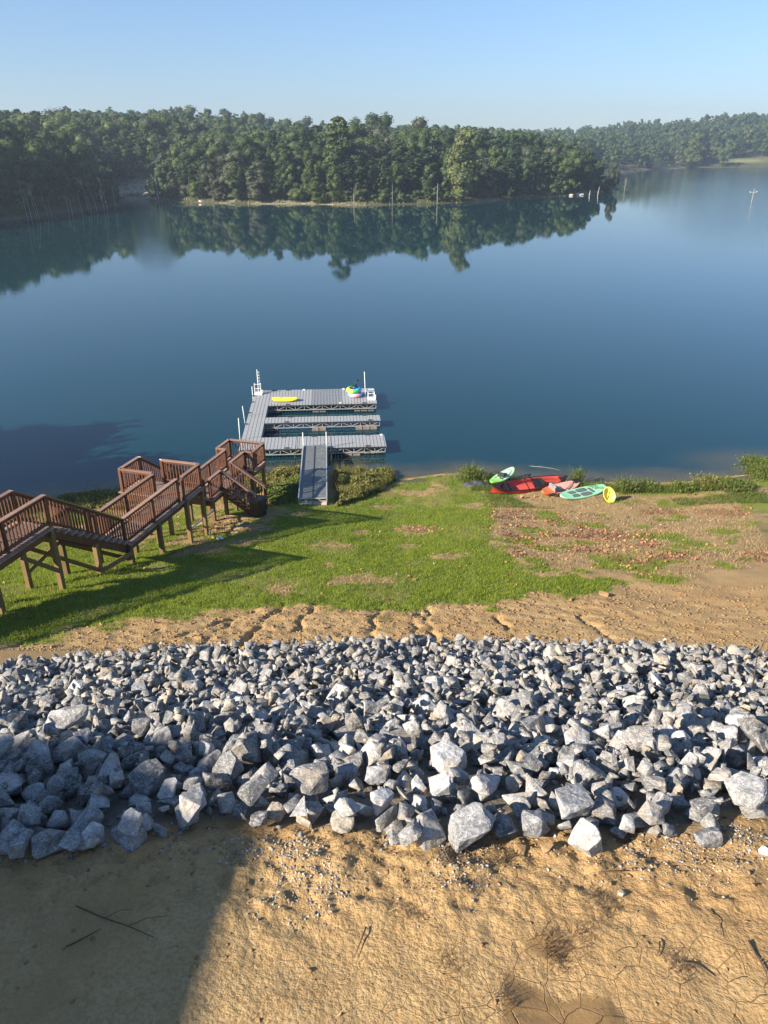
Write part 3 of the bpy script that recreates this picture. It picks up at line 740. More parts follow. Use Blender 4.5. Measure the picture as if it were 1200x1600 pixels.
# dry grass along the far shore
def cardgrass(P, h, wdt, lean, g_):
    n = len(P); a = g_.uniform(0, 6.28, n); hh = h*g_.uniform(.55, 1.25, n); ww = wdt*g_.uniform(.6, 1.3, n)
    dx, dy = np.cos(a)*ww/2, np.sin(a)*ww/2; la = g_.uniform(0, 6.28, n); ll = lean*hh*g_.uniform(0, 1, n)
    z0 = -.02*np.ones(n)
    A = P+np.stack([-dx, -dy, z0], 1); B = P+np.stack([dx, dy, z0], 1); T = P+np.stack([np.cos(la)*ll, np.sin(la)*ll, hh], 1)
    V = np.stack([A, B, T], 1).reshape(-1, 3); return V, np.arange(3*n).reshape(n, 3)
LP = np.array(LAND[4:21]); seg = []
for a, b in zip(LP[:-1], LP[1:]):
    L = np.hypot(*(b-a)); n_ = int(L*5); t = g.uniform(0, 1, n_)
    seg.append(a+(b-a)*t[:, None]+g.normal(0, .8, (n_, 2))*1.0+np.array([0, .9]))
seg = np.vstack(seg); zz, dd = far_h(seg[:, 0], seg[:, 1]); keep = (dd > .05)&(seg[:, 0] > -78); seg = seg[keep]; zz = zz[keep]
V, F = cardgrass(np.column_stack([seg, zz]), .8, .45, .4, g)
tag(link('far_shore_grass', np_mesh('far_shore_grass', V, F, M['reed'])), kind='stuff')

# ------------------------------------------------------------------ riprap bank
def rock_mesh(seed, cuts=2, amp=.038):
    k = random.Random(seed); bm = bmesh.new()
    ax = (1, k.uniform(.66, .95), k.uniform(.52, .8))
    for _ in range(k.choice([9, 10, 12, 14]) if cuts else 10):
        v_ = Vector((k.gauss(0, 1), k.gauss(0, 1), k.gauss(0, 1))).normalized()
        v_ = Vector([math.copysign(abs(c)**.5, c) for c in v_]).normalized()*k.uniform(.86, 1.12)
        bm.verts.new((v_.x*ax[0], v_.y*ax[1], v_.z*ax[2]))
    bmesh.ops.convex_hull(bm, input=bm.verts)
    bmesh.ops.delete(bm, geom=[v for v in bm.verts if not v.link_faces], context='VERTS')
    bmesh.ops.bevel(bm, geom=bm.edges[:], offset=.05, segments=1, affect='EDGES', profile=.5, clamp_overlap=True)
    for v in bm.verts:
        if v.co.length > 1.2: v.co *= 1.2/v.co.length
    bmesh.ops.remove_doubles(bm, verts=bm.verts, dist=.03)
    bmesh.ops.recalc_face_normals(bm, faces=bm.faces)
    bmesh.ops.triangulate(bm, faces=bm.faces[:])
    if cuts:
        es = [e for e in bm.edges if e.calc_length() > .22]
        bmesh.ops.subdivide_edges(bm, edges=es, cuts=cuts, use_grid_fill=True)
        bmesh.ops.triangulate(bm, faces=bm.faces[:])
        off = Vector((seed*3.1, seed*1.7, 0))
        for v in bm.verts:
            n_ = v.co.normalized()
            d_ = (mnoise.noise(v.co*2.1+off))*amp*1.3+(mnoise.noise(v.co*5+off))*amp*.8+(mnoise.noise(v.co*11+off))*amp*.35
            # shear-like chips: step the surface along bedding planes
            q = math.floor((v.co.z+off.x+.25*v.co.x)*4.2); d_ += (((q*7919) % 13)/13.-.5)*amp*.7
            v.co += n_*d_
    me = bpy.data.meshes.new('rock'); bm.to_mesh(me); bm.free(); return me
NB = 22
BIG = [rock_mesh(200+i) for i in range(NB)]
for m_ in BIG: m_.materials.append(M['rock'])
SMALL = []
for i in range(16):
    m_ = rock_mesh(400+i, 1, .04); m_.calc_loop_triangles()
    V = np.array([v.co[:] for v in m_.vertices]); F = np.array([t.vertices[:] for t in m_.loop_triangles]); SMALL.append((V, F)); bpy.data.meshes.remove(m_)
LITE = []
for i in range(12):
    m_ = rock_mesh(600+i, 0, .04); m_.calc_loop_triangles()
    LITE.append((np.array([v.co[:] for v in m_.vertices]), np.array([t.vertices[:] for t in m_.loop_triangles]))); bpy.data.meshes.remove(m_)
RNEAR = [(-700, 1395), (-200, 1370), (0, 1352), (80, 1354), (160, 1345), (215, 1338), (262, 1316), (300, 1306), (400, 1303), (455, 1308), (500, 1322), (600, 1328), (650, 1334), (700, 1318), (770, 1318), (850, 1312), (915, 1335), (1000, 1328), (1040, 1318), (1110, 1328), (1150, 1296), (1200, 1292), (1500, 1300), (1900, 1330)]
RFAR = [(-700, 1095), (0, 1046), (60, 1042), (110, 1033), (200, 1030), (280, 1018), (400, 1019), (500, 1012), (640, 1008), (750, 1006), (900, 1013), (990, 1014), (1100, 1020), (1200, 1036), (1900, 1060)]
near_w = np.array(sorted([tuple(ground_at(u, v)[:2]) for u, v in RNEAR])); far_w = np.array(sorted([tuple(ground_at(u, v)[:2]) for u, v in RFAR]))
def yn(x): return np.interp(x, near_w[:, 0], near_w[:, 1])
def yf(x): return np.interp(x, far_w[:, 0], far_w[:, 1])
gr = np.random.default_rng(21)
GS = .04; gx0, gy0 = -12.5, 3.0; GW, GH = 625, 340
HM = hgt(*np.meshgrid(gx0+GS*np.arange(GW), gy0+GS*np.arange(GH)), fine=False)   # [y, x]
placed = []; cells = {}
def clash(x, y, r, f):
    cx, cy = int(x/.5), int(y/.5)
    for a in (-1, 0, 1):
        for b in (-1, 0, 1):
            for (qx, qy, qr) in cells.get((cx+a, cy+b), ()):
                if (qx-x)**2+(qy-y)**2 < (f*(qr+r))**2: return True
    return False
def settle(x, y, rx, ry, rz, yaw, sink=.45):
    """sit a stone on whatever lies below it, then raise that ground"""
    n = int(max(rx, ry)/GS)+1; ix, iy = int((x-gx0)/GS), int((y-gy0)/GS)
    a, b, c, d = max(0, ix-n), min(GW, ix+n+1), max(0, iy-n), min(GH, iy+n+1)
    if a >= b or c >= d: return hz(x, y)+rz*.4
    XX, YY = np.meshgrid(gx0+GS*np.arange(a, b)-x, gy0+GS*np.arange(c, d)-y)
    cc, ss = math.cos(yaw), math.sin(yaw)
    q = ((XX*cc+YY*ss)/rx)**2+((-XX*ss+YY*cc)/ry)**2; m = q < .8
    if not m.any(): return float(HM[iy, ix])+rz*.4
    sub = HM[c:d, a:b]; base = np.percentile(sub[m], 60)
    zc = base+rz*(1-sink)
    top = zc+rz*.82*np.sqrt(np.clip(1-q, 0, 1)); sub[m] = np.maximum(sub[m], top[m])
    return float(zc)
HERO = [  # px centre, width in px, tone, label
    (755, 1228, 66, .52, 'large pale pear-shaped boulder standing out in the middle right of the rock bank'),
    (487, 1226, 66, .20, 'big dark flat-faced boulder left of centre in the front rocks'),
    (215, 1308, 50, .40, 'upright pointed pale rock at the front edge inside the house shadow'),
    (268, 1246, 42, .46, 'smooth pale oval rock lying among dark ones in the house shadow'),
    (305, 1276, 54, .40, 'pale angular rock half in shade right of the upright pointed one'),
    (140, 1282, 58, .26, 'grey rounded boulder in the shadow left of the upright pointed one'),
    (40, 1326, 54, .24, 'triangular grey rock at the front left corner of the rock bank'),
    (400, 1252, 54, .20, 'dark boulder sitting at the edge between shade and sun'),
    (475, 1275, 50, .36, 'grey wedge-topped rock just below the big dark flat-faced boulder'),
    (545, 1281, 52, .42, 'pale grey block resting on the front row left of centre'),
    (594, 1264, 48, .44, 'cream topped block right of the pale grey one in the front rows'),
    (640, 1313, 48, .24, 'dark diamond-shaped rock at the front edge below the centre'),
    (735, 1297, 84, .27, 'widest cracked grey slab at the front edge of the rock bank'),
    (830, 1289, 60, .24, 'dark rounded boulder right of the widest cracked slab'),
    (915, 1312, 68, .50, 'large pale rock with a dark notch at the front edge on the right'),
    (832, 1232, 58, .32, 'steep grey boulder right of the pear-shaped pale one'),
    (888, 1262, 76, .30, 'long grey slab lying above the pale notched rock'),
    (1022, 1262, 62, .38, 'pale grey sloping block in the right front rows'),
    (978, 1300, 42, .30, 'narrow two-toned rock at the front edge right of the notched one'),
    (1104, 1309, 48, .20, 'dark grey rock alone at the front right edge'),
    (1160, 1256, 74, .32, 'long grey rock at the right end of the front rows'),
    (1120, 1227, 40, .48, 'cream white block among grey rocks on the right'),
    (946, 1196, 34, .56, 'small upright cream rock on the right half of the bank'),
    (899, 1159, 46, .66, 'whitest flat rock on the upper right of the bank'),
    (700, 1192, 62, .48, 'pale flat rock above the pear-shaped boulder'),
    (112, 1136, 66, .52, 'long pale flat rock just above the house shadow on the left'),
    (590, 1222, 50, .42, 'pale rounded rock with a dark side above the cream topped block'),
    (655, 1262, 52, .40, 'grey-white lump right of the cream topped block'),
    (690, 1243, 44, .42, 'pale split rock left of the pear-shaped boulder'),
    (1190, 1198, 38, .52, 'pale square rock at the right edge of the view'),
    (1010, 1288, 44, .28, 'dark squat rock between the front right blocks'),
    (362, 1208, 64, .17, 'long dark slab lying in the house shadow near its right edge'),
    (240, 1225, 66, .15, 'largest black-grey rock within the house shadow'),
    (60, 1278, 62, .30, 'bluish rounded rock near the left edge in shade'),
]
def rot_for(k=.45):
    return (gr.normal(0, k), gr.normal(0, k), gr.uniform(0, 6.28))
STONES = []   # x,y,z,r,rot,tone,label,visible size
HEROXY = []
def put(x, y, r, tone=None, label=None, sink=.45, shape=None):
    sx = r*gr.uniform(.92, 1.12); rot = rot_for(.22 if label else .45)
    z_ = settle(x, y, sx*.95, sx*.8, sx*.62, rot[2], sink)
    cells.setdefault((int(x/.5), int(y/.5)), []).append((x, y, r))
    STONES.append((x, y, z_, sx, rot, tone, label))
tones = np.array([.13, .16, .20, .24, .28, .32, .36, .40, .44]); tp = np.array([.12, .15, .15, .15, .14, .12, .09, .05, .03])
def layer(n, rmin, rmax, f, y0=None, y1=None, sink=.45, skew=1.6):
    for _ in range(n):
        x = gr.uniform(-12, 12); t = gr.uniform(0, 1); a, b = float(yn(x))+.02, float(yf(x))-.02
        y = a+(b-a)*t
        if abs(x) > 2.2+y*.66 or (y0 and y < y0) or (y1 and y > y1): continue
        r = rmin+(rmax-rmin)*gr.uniform(0, 1)**skew*(1.0 if y < 8.5 else .92)
        if y-a < r*.6 or b-y < r*.35 or clash(x, y, r, f): continue
        if any(abs(hx-x) < hr*.95+r*.8 and -hr*1.25-r*.9 < y-hy < hr*.8+r*.6 for hx, hy, hr in HEROXY): continue
        put(x, y, r, sink=sink)
layer(11000, .10, .19, .58, sink=.15)
n0 = len(STONES); cells.clear()
for (u_, v_, w_, tn, lab) in HERO:
    p = ground_at(u_, v_+w_*.25); dep = p[1]*cp+(CAM_H-p[2])*sp_; r = w_*.5*dep/FPX*1.08
    put(p[0], p[1], r, tn, lab, sink=.18); HEROXY.append((p[0], p[1], r))
    cells[(int(p[0]/.5), int(p[1]/.5))].append((p[0], p[1], r*1.05))
layer(14000, .11, .26, .62, y1=8.2, sink=.56, skew=1.5)
layer(14000, .11, .225, .62, y0=7.6, sink=.56, skew=1.6)
cells.clear()
layer(3200, .07, .16, .9, sink=.6, skew=1.1)
cells.clear(); layer(4000, .04, .10, .9, y1=9, sink=.5)
info = []
for k, (x, y, z_, r, rot, tone, lab) in enumerate(STONES):
    u_, v_ = proj(x, y, z_+r*.3); dep = y*cp+(CAM_H-z_)*sp_; px = 2*r*FPX/dep
    hid = max(0, float(HM[min(GH-1, max(0, int((y-gy0)/GS))), min(GW-1, max(0, int((x-gx0)/GS)))])-(z_+r*.55))
    sc = px*(1 if -10 < u_ < 1210 else .25)*(1 if hid < .05 else .3)*(1 if k >= n0 else .6)
    info.append(sc+(1e4 if lab else 0))
big = set(np.argsort(-np.array(info))[:300].tolist())
LMK = [(755, 1228, 'large pear-shaped boulder'), (487, 1226, 'big flat-faced boulder'), (215, 1308, 'upright pointed rock'), (268, 1246, 'smooth oval rock'), (140, 1282, 'rounded shaded boulder'), (40, 1326, 'triangular corner rock'),
       (400, 1252, 'boulder at the shade edge'), (640, 1313, 'diamond-shaped rock'), (735, 1297, 'widest cracked slab'), (915, 1312, 'pale notched rock'), (832, 1232, 'steep grey boulder'), (1022, 1262, 'pale sloping block'),
       (1104, 1309, 'lone front right rock'), (1160, 1256, 'long front right rock'), (1120, 1227, 'cream white block'), (946, 1196, 'upright cream rock'), (899, 1159, 'whitest flat rock'), (700, 1192, 'pale flat rock'), (112, 1136, 'long pale flat rock'),
       (590, 1222, 'pale rounded rock'), (362, 1208, 'long dark slab'), (240, 1225, 'largest black-grey rock'), (60, 1278, 'bluish rounded rock'), (1190, 1198, 'pale square rock'), (1168, 1092, 'thin dead sapling')]
def zone(u_, v_, tn, mi):
    what = ('dark slate ' if tn < .19 else 'mid grey ' if tn < .33 else 'pale grey ')+['blocky', 'angular', 'wedge-shaped', 'chunky'][mi % 4]+' rock '
    q = min(LMK, key=lambda e: (e[0]-u_)**2+((e[1]-v_)*1.5)**2); dx, dy = u_-q[0], v_-q[1]; dd = math.hypot(dx, dy*1.5)
    if dd > 125:
        c_ = 'left end' if u_ < 120 else 'left third' if u_ < 330 else 'left of centre' if u_ < 520 else 'centre' if u_ < 680 else 'right of centre' if u_ < 860 else 'right third' if u_ < 1060 else 'right end'
        return what+('in the hindmost rows, ' if v_ < 1040 else 'in the rear rows, ' if v_ < 1085 else 'in the middle rows, ')+c_+' of the bank', 'riprap rocks'
    dr = ('left of' if dx < 0 else 'right of') if abs(dx) > 1.8*abs(dy) else ('behind' if dy < 0 else 'in front of') if abs(dy) > 1.8*abs(dx) else ('behind and left of' if dx < 0 else 'behind and right of') if dy < 0 else ('in front and left of' if dx < 0 else 'in front and right of')
    return what+('close ' if dd < 55 else '')+dr+' the '+q[2], 'riprap rocks'
RL = []
VV, FF, o_ = [], [], 0
for k, (x, y, z_, r, rot, tone, lab) in enumerate(STONES):
    if k in big:
        tn = min(tone*.95, .40) if tone else float(gr.choice(tones, p=tp))
        mi = int(gr.integers(0, NB)); ob = link('rock', BIG[mi], None, (x, y, z_), rot, (r, r, r))
        w_ = gr.uniform(-.02, .035); ob.color = (tn*(1+w_), tn, tn*(1.0-w_*1.3), 1)
        if lab: tag(ob, lab, 'rock')
        else:
            u_, v_ = proj(x, y, z_); l_, g_ = zone(u_, v_, tn, mi); tag(ob, l_, 'rock', g_); RL.append((ob, info[k]))
    else:
        V, F = SMALL[int(gr.integers(0, 16))] if r > .15 or (r > .10 and y < 6.5) else LITE[int(gr.integers(0, 12))]
        Mx = np.array(Euler(rot).to_matrix()); W = (V*r)@Mx.T+np.array([x, y, z_]); VV.append(W); FF.append(F+o_); o_ += len(W)
settle_labels(RL)
gm = GROUND[0]; co = np.empty(len(gm.vertices)*3, np.float32); gm.vertices.foreach_get('co', co); co = co.reshape(-1, 3)
um = sstep(.12, .40, co[:, 1]-yn(co[:, 0]))*sstep(-.1, .12, yf(co[:, 0])-co[:, 1]); vattr(gm, 'mask_c', np.stack([um, um, um], 1))
tag(link('riprap_stones', np_mesh('riprap_stones', np.vstack(VV), np.vstack(FF), M['rock_stuff'])), kind='stuff')
print('STONES', len(STONES), 'tris', sum(len(f) for f in FF))

# dark gravel between the stones, gravel and clods on the soil
def scatter_bits(name, pts, rlo, rhi, mat, flat=.6, npt=9):
    V0 = []
    for i in range(5):
        me = rough_stone(900+i, (1, .8, flat), npt); me.calc_loop_triangles()
        V0.append((np.array([v.co[:] for v in me.vertices]), np.array([t.vertices[:] for t in me.loop_triangles]))); bpy.data.meshes.remove(me)
    vs, fs, o = [], [], 0
    for (x, y, z) in pts:
        V, F = V0[int(gr.integers(0, 5))]; r = rlo+(rhi-rlo)*gr.uniform()**2.2; a = gr.uniform(0, 6.28); c, s = math.cos(a), math.sin(a)
        W = (V*r)@np.array([[c, s, 0], [-s, c, 0], [0, 0, 1]])+np.array([x, y, z+r*.2]); vs.append(W); fs.append(F+o); o += len(W)
    return tag(link(name, np_mesh(name, np.vstack(vs), np.vstack(fs), mat)), kind='stuff')
def pts_in(n, fn, ymin, ymax, xw):
    x = gr.uniform(-1, 1, n)*xw; y = gr.uniform(ymin, ymax, n); z = hgt(x, y); u_, v_ = proj(x, y, z)
    m = fn(x, y, u_, v_); return np.stack([x, y, z], 1)[m]
P1 = pts_in(60000, lambda x, y, u, v: (gr.uniform(size=len(x)) < (sstep(.50, .62, fbm(x*1.6, y*1.6, 3, 101))*.55+.05)*sstep(1480, 1340, v+60*(u > 800))*np.where(u < 340, .4, 1)) & (y < yn(x)+.15), 2.4, 5.2, 4.2)
t = NT('gravel'); r_ = t.island(); t.fin(t.ramp(r_, [(0., (.10, .10, .11)), (.4, (.30, .29, .28)), (.7, (.40, .33, .24)), (.93, (.46, .42, .35))]), .85)
M['gravel'] = t.m
t = NT('soil_clod'); r_ = t.island(); n_ = t.noise(t.pos(), 60, 4, .6)
t.fin(t.mix(n_, t.ramp(r_, [(0., (.30, .185, .085)), (1., (.46, .31, .155))]), (.19, .12, .062)), .95, t.bump(n_, .5, .01), 0, .2); M['clod'] = t.m
scatter_bits('gravel', P1, .005, .020, M['gravel'])
P2 = pts_in(26000, lambda x, y, u, v: (gr.uniform(size=len(x)) < .22*sstep(1430, 1320, v+20)+.02) & (y < yn(x)+.2), 2.4, 5.2, 4.2)
P3 = pts_in(60000, lambda x, y, u, v: (y > yf(x)-.1) & (masks(x, y, hgt(x, y))[0] < .4) & (gr.uniform(size=len(x)) < .18), 13.2, 19, 13)
scatter_bits('soil_clods', P2, .006, .026, M['clod'], .45); scatter_bits('soil_crumbs', P3, .012, .06, M['clod'], .5)
P4 = pts_in(6000, lambda x, y, u, v: (y > yn(x)) & (y < yf(x)), 4.2, 14.5, 11)
scatter_bits('stone_chips', P4, .02, .06, M['rock_stuff'])
# single clods and stones lying apart
for u_, v_, r, mt, lab in [(812, 1327, .085, 'clod', 'round tan soil clod just below the front rocks'), (855, 1328, .075, 'clod', 'second tan soil clod right of the round one below the front rocks'),
                          (945, 930, .19, 'clod', 'big soil clod at the grass edge right of centre'), (893, 938, .12, 'clod', 'small soil clod left of the big one at the grass edge'),
                          (970, 1399, .035, 'gravel', 'small white pebble on the bare soil right of centre'), (1193, 1339, .055, 'white', 'white flat stone at the right edge below the rocks')]:
    p = ground_at(u_, v_); me = BIG[int(u_) % NB].copy(); me.materials.clear(); me.materials.append(M[mt]); me.transform(Matrix.Scale(r, 4))
    tag(link('soil_clod' if mt == 'clod' else 'pebble', me, None, (p[0], p[1], p[2]+r*.25), (0, 0, u_)), lab, 'clod' if mt == 'clod' else 'stone')

# twigs and roots on the soil
def twig(pix, r, label, name='twig', branch=None, mat='twig', lift=.02):
    pts = [ground_at(u, v)+np.array([0, 0, lift]) for u, v in pix]; o0 = Vector(pts[0])
    mb = MB(); q = [Vector(p)-o0 for p in pts]; mb.tube(q, [r*(1-.6*i/max(1, len(q)-1)) for i in range(len(q))], 5)
    for a, b in (branch or []):
        A = Vector(ground_at(*a))+Vector((0, 0, lift))-o0; B = Vector(ground_at(*b))+Vector((0, 0, lift*1.5))-o0; mb.tube([A, (A+B)/2+Vector((0, .01, .02)), B], [r*.6, r*.4, r*.25], 4)
    o = mb.build(name, M[mat], None, True, label=label, cat='twig'); o.location = o0
twig([(120, 1419), (160, 1434), (200, 1448), (240, 1466)], .007, 'long forked dead twig lying on the shaded soil', branch=[((165, 1436), (210, 1424)), ((200, 1448), (262, 1434))])
twig([(104, 1480), (130, 1467), (158, 1452)], .008, 'short dark twig below the long forked one in shade')
twig([(1103, 1427), (1122, 1445), (1125, 1470)], .005, 'thin bent twig on the cracked soil at right')
twig([(1168, 1475), (1180, 1500), (1195, 1522), (1199, 1545)], .008, 'dark root curving along the right edge of the soil', branch=[((1188, 1512), (1199, 1508))])
twig([(1062, 1509), (1085, 1508), (1098, 1517), (1112, 1526)], .008, 'dark crumpled root on the cracked soil right of centre')
twig([(1030, 1475), (1029, 1490), (1024, 1500)], .006, 'short upright-looking dark stick on the cracked soil')
twig([(935, 1370), (965, 1365), (984, 1366)], .007, 'straight thin stick below the right front rocks')
twig([(572, 1447), (563, 1470), (553, 1492)], .006, 'dark crooked stick on the soil at the centre')
twig([(87, 1652-250), (97, 1382)], .006, 'pale straw stalk on shaded soil at the left', mat='straw')
twig([(164, 1356), (168, 1322)], .006, 'pale upright stalk before the shaded rocks', mat='straw', lift=.05)
twig([(0, 1552), (10, 1540)], .006, 'pale stalk at the left edge of the soil', mat='straw')
# straw bits and dry root tufts
def straw_bits(n, fn, L, w_, ymin, ymax, xw, mat, name):
    P = pts_in(n, fn, ymin, ymax, xw); a = gr.uniform(0, 6.28, len(P)); l = L*gr.uniform(.4, 1.3, len(P)); b = gr.uniform(-.25, .35, len(P))
    D = np.stack([np.cos(a)*l, np.sin(a)*l, b*l], 1); N = np.stack([-np.sin(a)*w_, np.cos(a)*w_, a*0], 1); up = np.array([0, 0, .012])
    V = np.stack([P-N+up, P+N+up, P+D+up*1.6], 1).reshape(-1, 3); n_ = len(P)
    return tag(link(name, np_mesh(name, V, np.arange(3*n_).reshape(n_, 3), M[mat])), kind='stuff')
straw_bits(9000, lambda x, y, u, v: (gr.uniform(size=len(x)) < .06+.6*sstep(.55, .66, fbm(x*1.3, y*1.3, 3, 111))*sstep(1460, 1330, v)) & (y < yn(x)+.1), .09, .003, 2.4, 5.0, 4.2, 'straw', 'dry_straw')
TUFT = [(857, 1465), (868, 1485), (1062, 1512), (905, 1462), (700, 1505), (645, 1425), (720, 1340), (765, 1350), (735, 1385), (800, 1335), (930, 1400), (945, 1415), (790, 1560), (880, 1495), (668, 1245), (690, 1345)]
tp_ = np.array([ground_at(u, v) for u, v in TUFT]); n_ = 130
P = np.repeat(tp_, n_, 0)+np.column_stack([gr.normal(0, .055, (len(tp_)*n_, 2)), np.zeros(len(tp_)*n_)]); P[:, 2] = hgt(P[:, 0], P[:, 1])
V, F = cardgrass(P, .05, .006, 2.2, gr); tag(link('dead_root_tufts', np_mesh('dead_root_tufts', V, F, M['twig'])), kind='stuff')
# thin dead sapling between the rocks on the right
p = ground_at(1168, 1092); mb = MB(); q = [(0, 0, -.2), (.02, 0, .35), (-.01, .02, .75), (.03, 0, 1.15)]
mb.tube(q, [.014, .012, .008, .004], 6)
for b, e in [((.0, .01, .7), (.16, 0, .95)), ((-.0, .01, .75), (-.09, .05, 1.0)), ((.01, 0, .95), (.10, .03, 1.12)), ((.02, 0, .4), (-.06, 0, .52))]: mb.tube([b, e], [.006, .003], 4)
o = mb.build('dead_sapling', M['twig'], None, True, label='thin dead sapling sticking up between the rocks at the right', cat='sapling'); o.location = p

HAZE = 0.00036

# ------------------------------------------------------------------ wooden staircase down to the lake
AZ = R(16); E_ = Vector((math.sin(AZ), math.cos(AZ), 0)); T_ = Vector((-math.cos(AZ), math.sin(AZ), 0)); O_ = Vector((-9.15, 18.5, 0)); ROT = -AZ
stair = empty('wooden_staircase', O_, label='long red-brown wooden walkway and staircase with railings leading down to the lake', cat='staircase')
CACHE = {}
def boxmesh(name, dims, mat):
    k = (name, tuple(round(d, 3) for d in dims), mat)
    if k not in CACHE: CACHE[k] = MB().box((0, 0, 0), dims).mesh(name, M[mat])
    return CACHE[k]
def L3(s, t, z): return E_*s+T_*t+Vector((0, 0, z))      # relative to the staircase's base point
def part(name, s, t, z, ds, dt, dz, mat='wood', parent=None):
    """box whose x axis runs across (t) and y axis along (s)"""
    return link(name, boxmesh(name, (dt, ds, dz), mat), parent or stair, L3(s, t, z), (0, 0, ROT))
def beam(name, a, b, w_, h_, mat='wood', parent=None):
    A, B = L3(*a), L3(*b); mid = (A+B)/2; mb = MB().bar(A-mid, B-mid, w_, h_)
    return link(name, mb.mesh(name, M[mat]), parent or stair, mid)
def gz(s, t): p = O_+L3(s, t, 0); return hz(p.x, p.y)
BAL = []
RH = .92
def rail(a, b, mat_cap='wood_cap', posts=(True, True), low=False):
    """railing between floor points a, b = (s,t,z): posts, cap, upper and lower rail, balusters"""
    a, b = Vector(a), Vector(b); d = b-a; L = math.hypot(d.x, d.y); rz_ = math.atan2(d.y, d.x)
    up = lambda p, h: (p.x, p.y, p.z+h)
    beam('cap_rail', up(a, RH), up(b, RH), .14, .036, mat_cap)
    beam('upper_rail', up(a, RH-.062), up(b, RH-.062), .04, .085)
    beam('lower_rail', up(a, .10), up(b, .10), .04, .085)
    n = max(1, round(L/.125))
    for i in range(n):
        p = a+d*((i+.5)/n); BAL.append((p.x, p.y, p.z, rz_))
    for on, p in zip(posts, (a, b)):
        if on: part('rail_post', p.x, p.y, p.z+(RH-.03)/2-.06, .10, .10, RH+.09)
    k = int(L/1.9)
    for i in range(1, k+1):
        p = a+d*(i/(k+1)); part('rail_post', p.x, p.y, p.z+RH/2-.08, .095, .095, RH+.06)
def deck(s0, s1, t0, t1, z, along=True):
    n = max(1, round((s1-s0)/.145))
    for i in range(n):
        s = s0+(i+.5)*(s1-s0)/n
        part('deck_board', s, (t0+t1)/2, z-.019+random.uniform(-.002, .002), (s1-s0)/n-.012, (t1-t0)+.26+random.uniform(-.015, .015), .036, 'wood_deck')
def joists(s0, s1, t0, t1, z):
    for t in (t0+.02, t1-.02): beam('joist', (s0, t, z-.165), (s1, t, z-.165), .045, .24)
    for s in (s0+.025, s1-.025): beam('rim_joist', (s, t0+.045, z-.163), (s, t1-.045, z-.163), .045, .235)
def legs(pts, ztop, mat='wood_post'):
    for s, t in pts:
        g_ = gz(s, t)-.25; part('post', s, t, (g_+ztop)/2, .14, .14, ztop-g_, mat)
def flight(s0, s1, t0, t1, z0, z1, n):
    for t in (t0+.015, t1-.015): beam('stringer', (s0-.05, t, z0-.20), (s1+.05, t, z1-.20), .045, .26)
    for i in range(n):
        f = (i+.5)/n; part('stair_tread', s0+(s1-s0)*f, (t0+t1)/2, z0+(z1-z0)*(i+1)/(n+1)-.02, .27, (t1-t0)+.26, .036, 'wood_deck')
W_ = 1.1
zA, zB, zC = 6.64, 4.45, 2.42
# upper walkway, first flight, middle walkway
deck(-6.5, 0, 0, W_, zA); joists(-6.5, .02, 0, W_, zA)
rail((-6.5, .03, zA), (0, .03, zA)); rail((-6.5, W_-.03, zA), (0, W_-.03, zA))
flight(0.05, 3.1, 0, W_, zA, zB, 11)
rail((0, .03, zA), (3.1, .03, zB), posts=(False, True)); rail((0, W_-.03, zA), (3.1, W_-.03, zB), posts=(False, True))
deck(3.1, 6.62, 0, W_, zB); joists(3.1, 6.6, 0, W_, zB)
rail((3.1, .03, zB), (6.45, .03, zB), posts=(False, True)); rail((3.1, W_-.03, zB), (6.6, W_-.03, zB), posts=(False, True))
# landing reaching out to the left
deck(6.64, 7.95, -.08, 2.55, zB); joists(6.64, 7.94, -.06, 2.53, zB)
rail((6.68, -.05, zB), (7.92, -.05, zB)); rail((7.92, -.05, zB), (7.92, 1.5, zB), posts=(False, True))
rail((6.7, 1.15, zB), (6.7, 2.5, zB), posts=(False, True)); rail((6.7, 2.5, zB), (7.92, 2.5, zB), posts=(False, True))
# second flight, lower walkway, end platform
flight(8.0, 10.75, 1.5, 2.5, zB, zC, 10)
rail((7.95, 1.53, zB), (10.8, 1.53, zC), posts=(False, True)); rail((7.95, 2.47, zB), (10.8, 2.47, zC), posts=(False, True))
deck(10.8, 14.28, 1.3, 2.3, zC); joists(10.8, 14.28, 1.3, 2.3, zC)
rail((10.95, 1.33, zC), (11.95, 1.33, zC)); rail((12.95, 1.33, zC), (14.3, 1.33, zC)); rail((10.95, 2.27, zC), (14.3, 2.27, zC))
deck(14.3, 15.65, .9, 2.75, zC); joists(14.3, 15.64, .9, 2.75, zC)
rail((14.35, .93, zC), (15.6, .93, zC)); rail((15.6, .93, zC), (15.6, 2.72, zC), posts=(False, True)); rail((15.6, 2.72, zC), (14.35, 2.72, zC), posts=(False, True))
rail((14.35, .93, zC), (14.35, 1.33, zC), posts=(False, False)); rail((14.35, 2.27, zC), (14.35, 2.72, zC), posts=(False, False))
# last flight turning right down to the grass
zD = gz(12.45, -.35)+.12
for s in (12.0, 12.93): beam('stringer', (s, 1.3, zC-.20), (s, -.30, zD-.12), .045, .26)
for i in range(6):
    f = (i+.5)/6; part('stair_tread', 12.46, 1.28-1.52*f, zC+(zD-zC)*(i+1)/7-.02, 1.02, .27, .036, 'wood_deck')
rail((11.97, 1.28, zC), (11.97, -.28, zD+.05), posts=(False, True)); rail((12.96, 1.28, zC), (12.96, -.28, zD+.05), posts=(False, True))
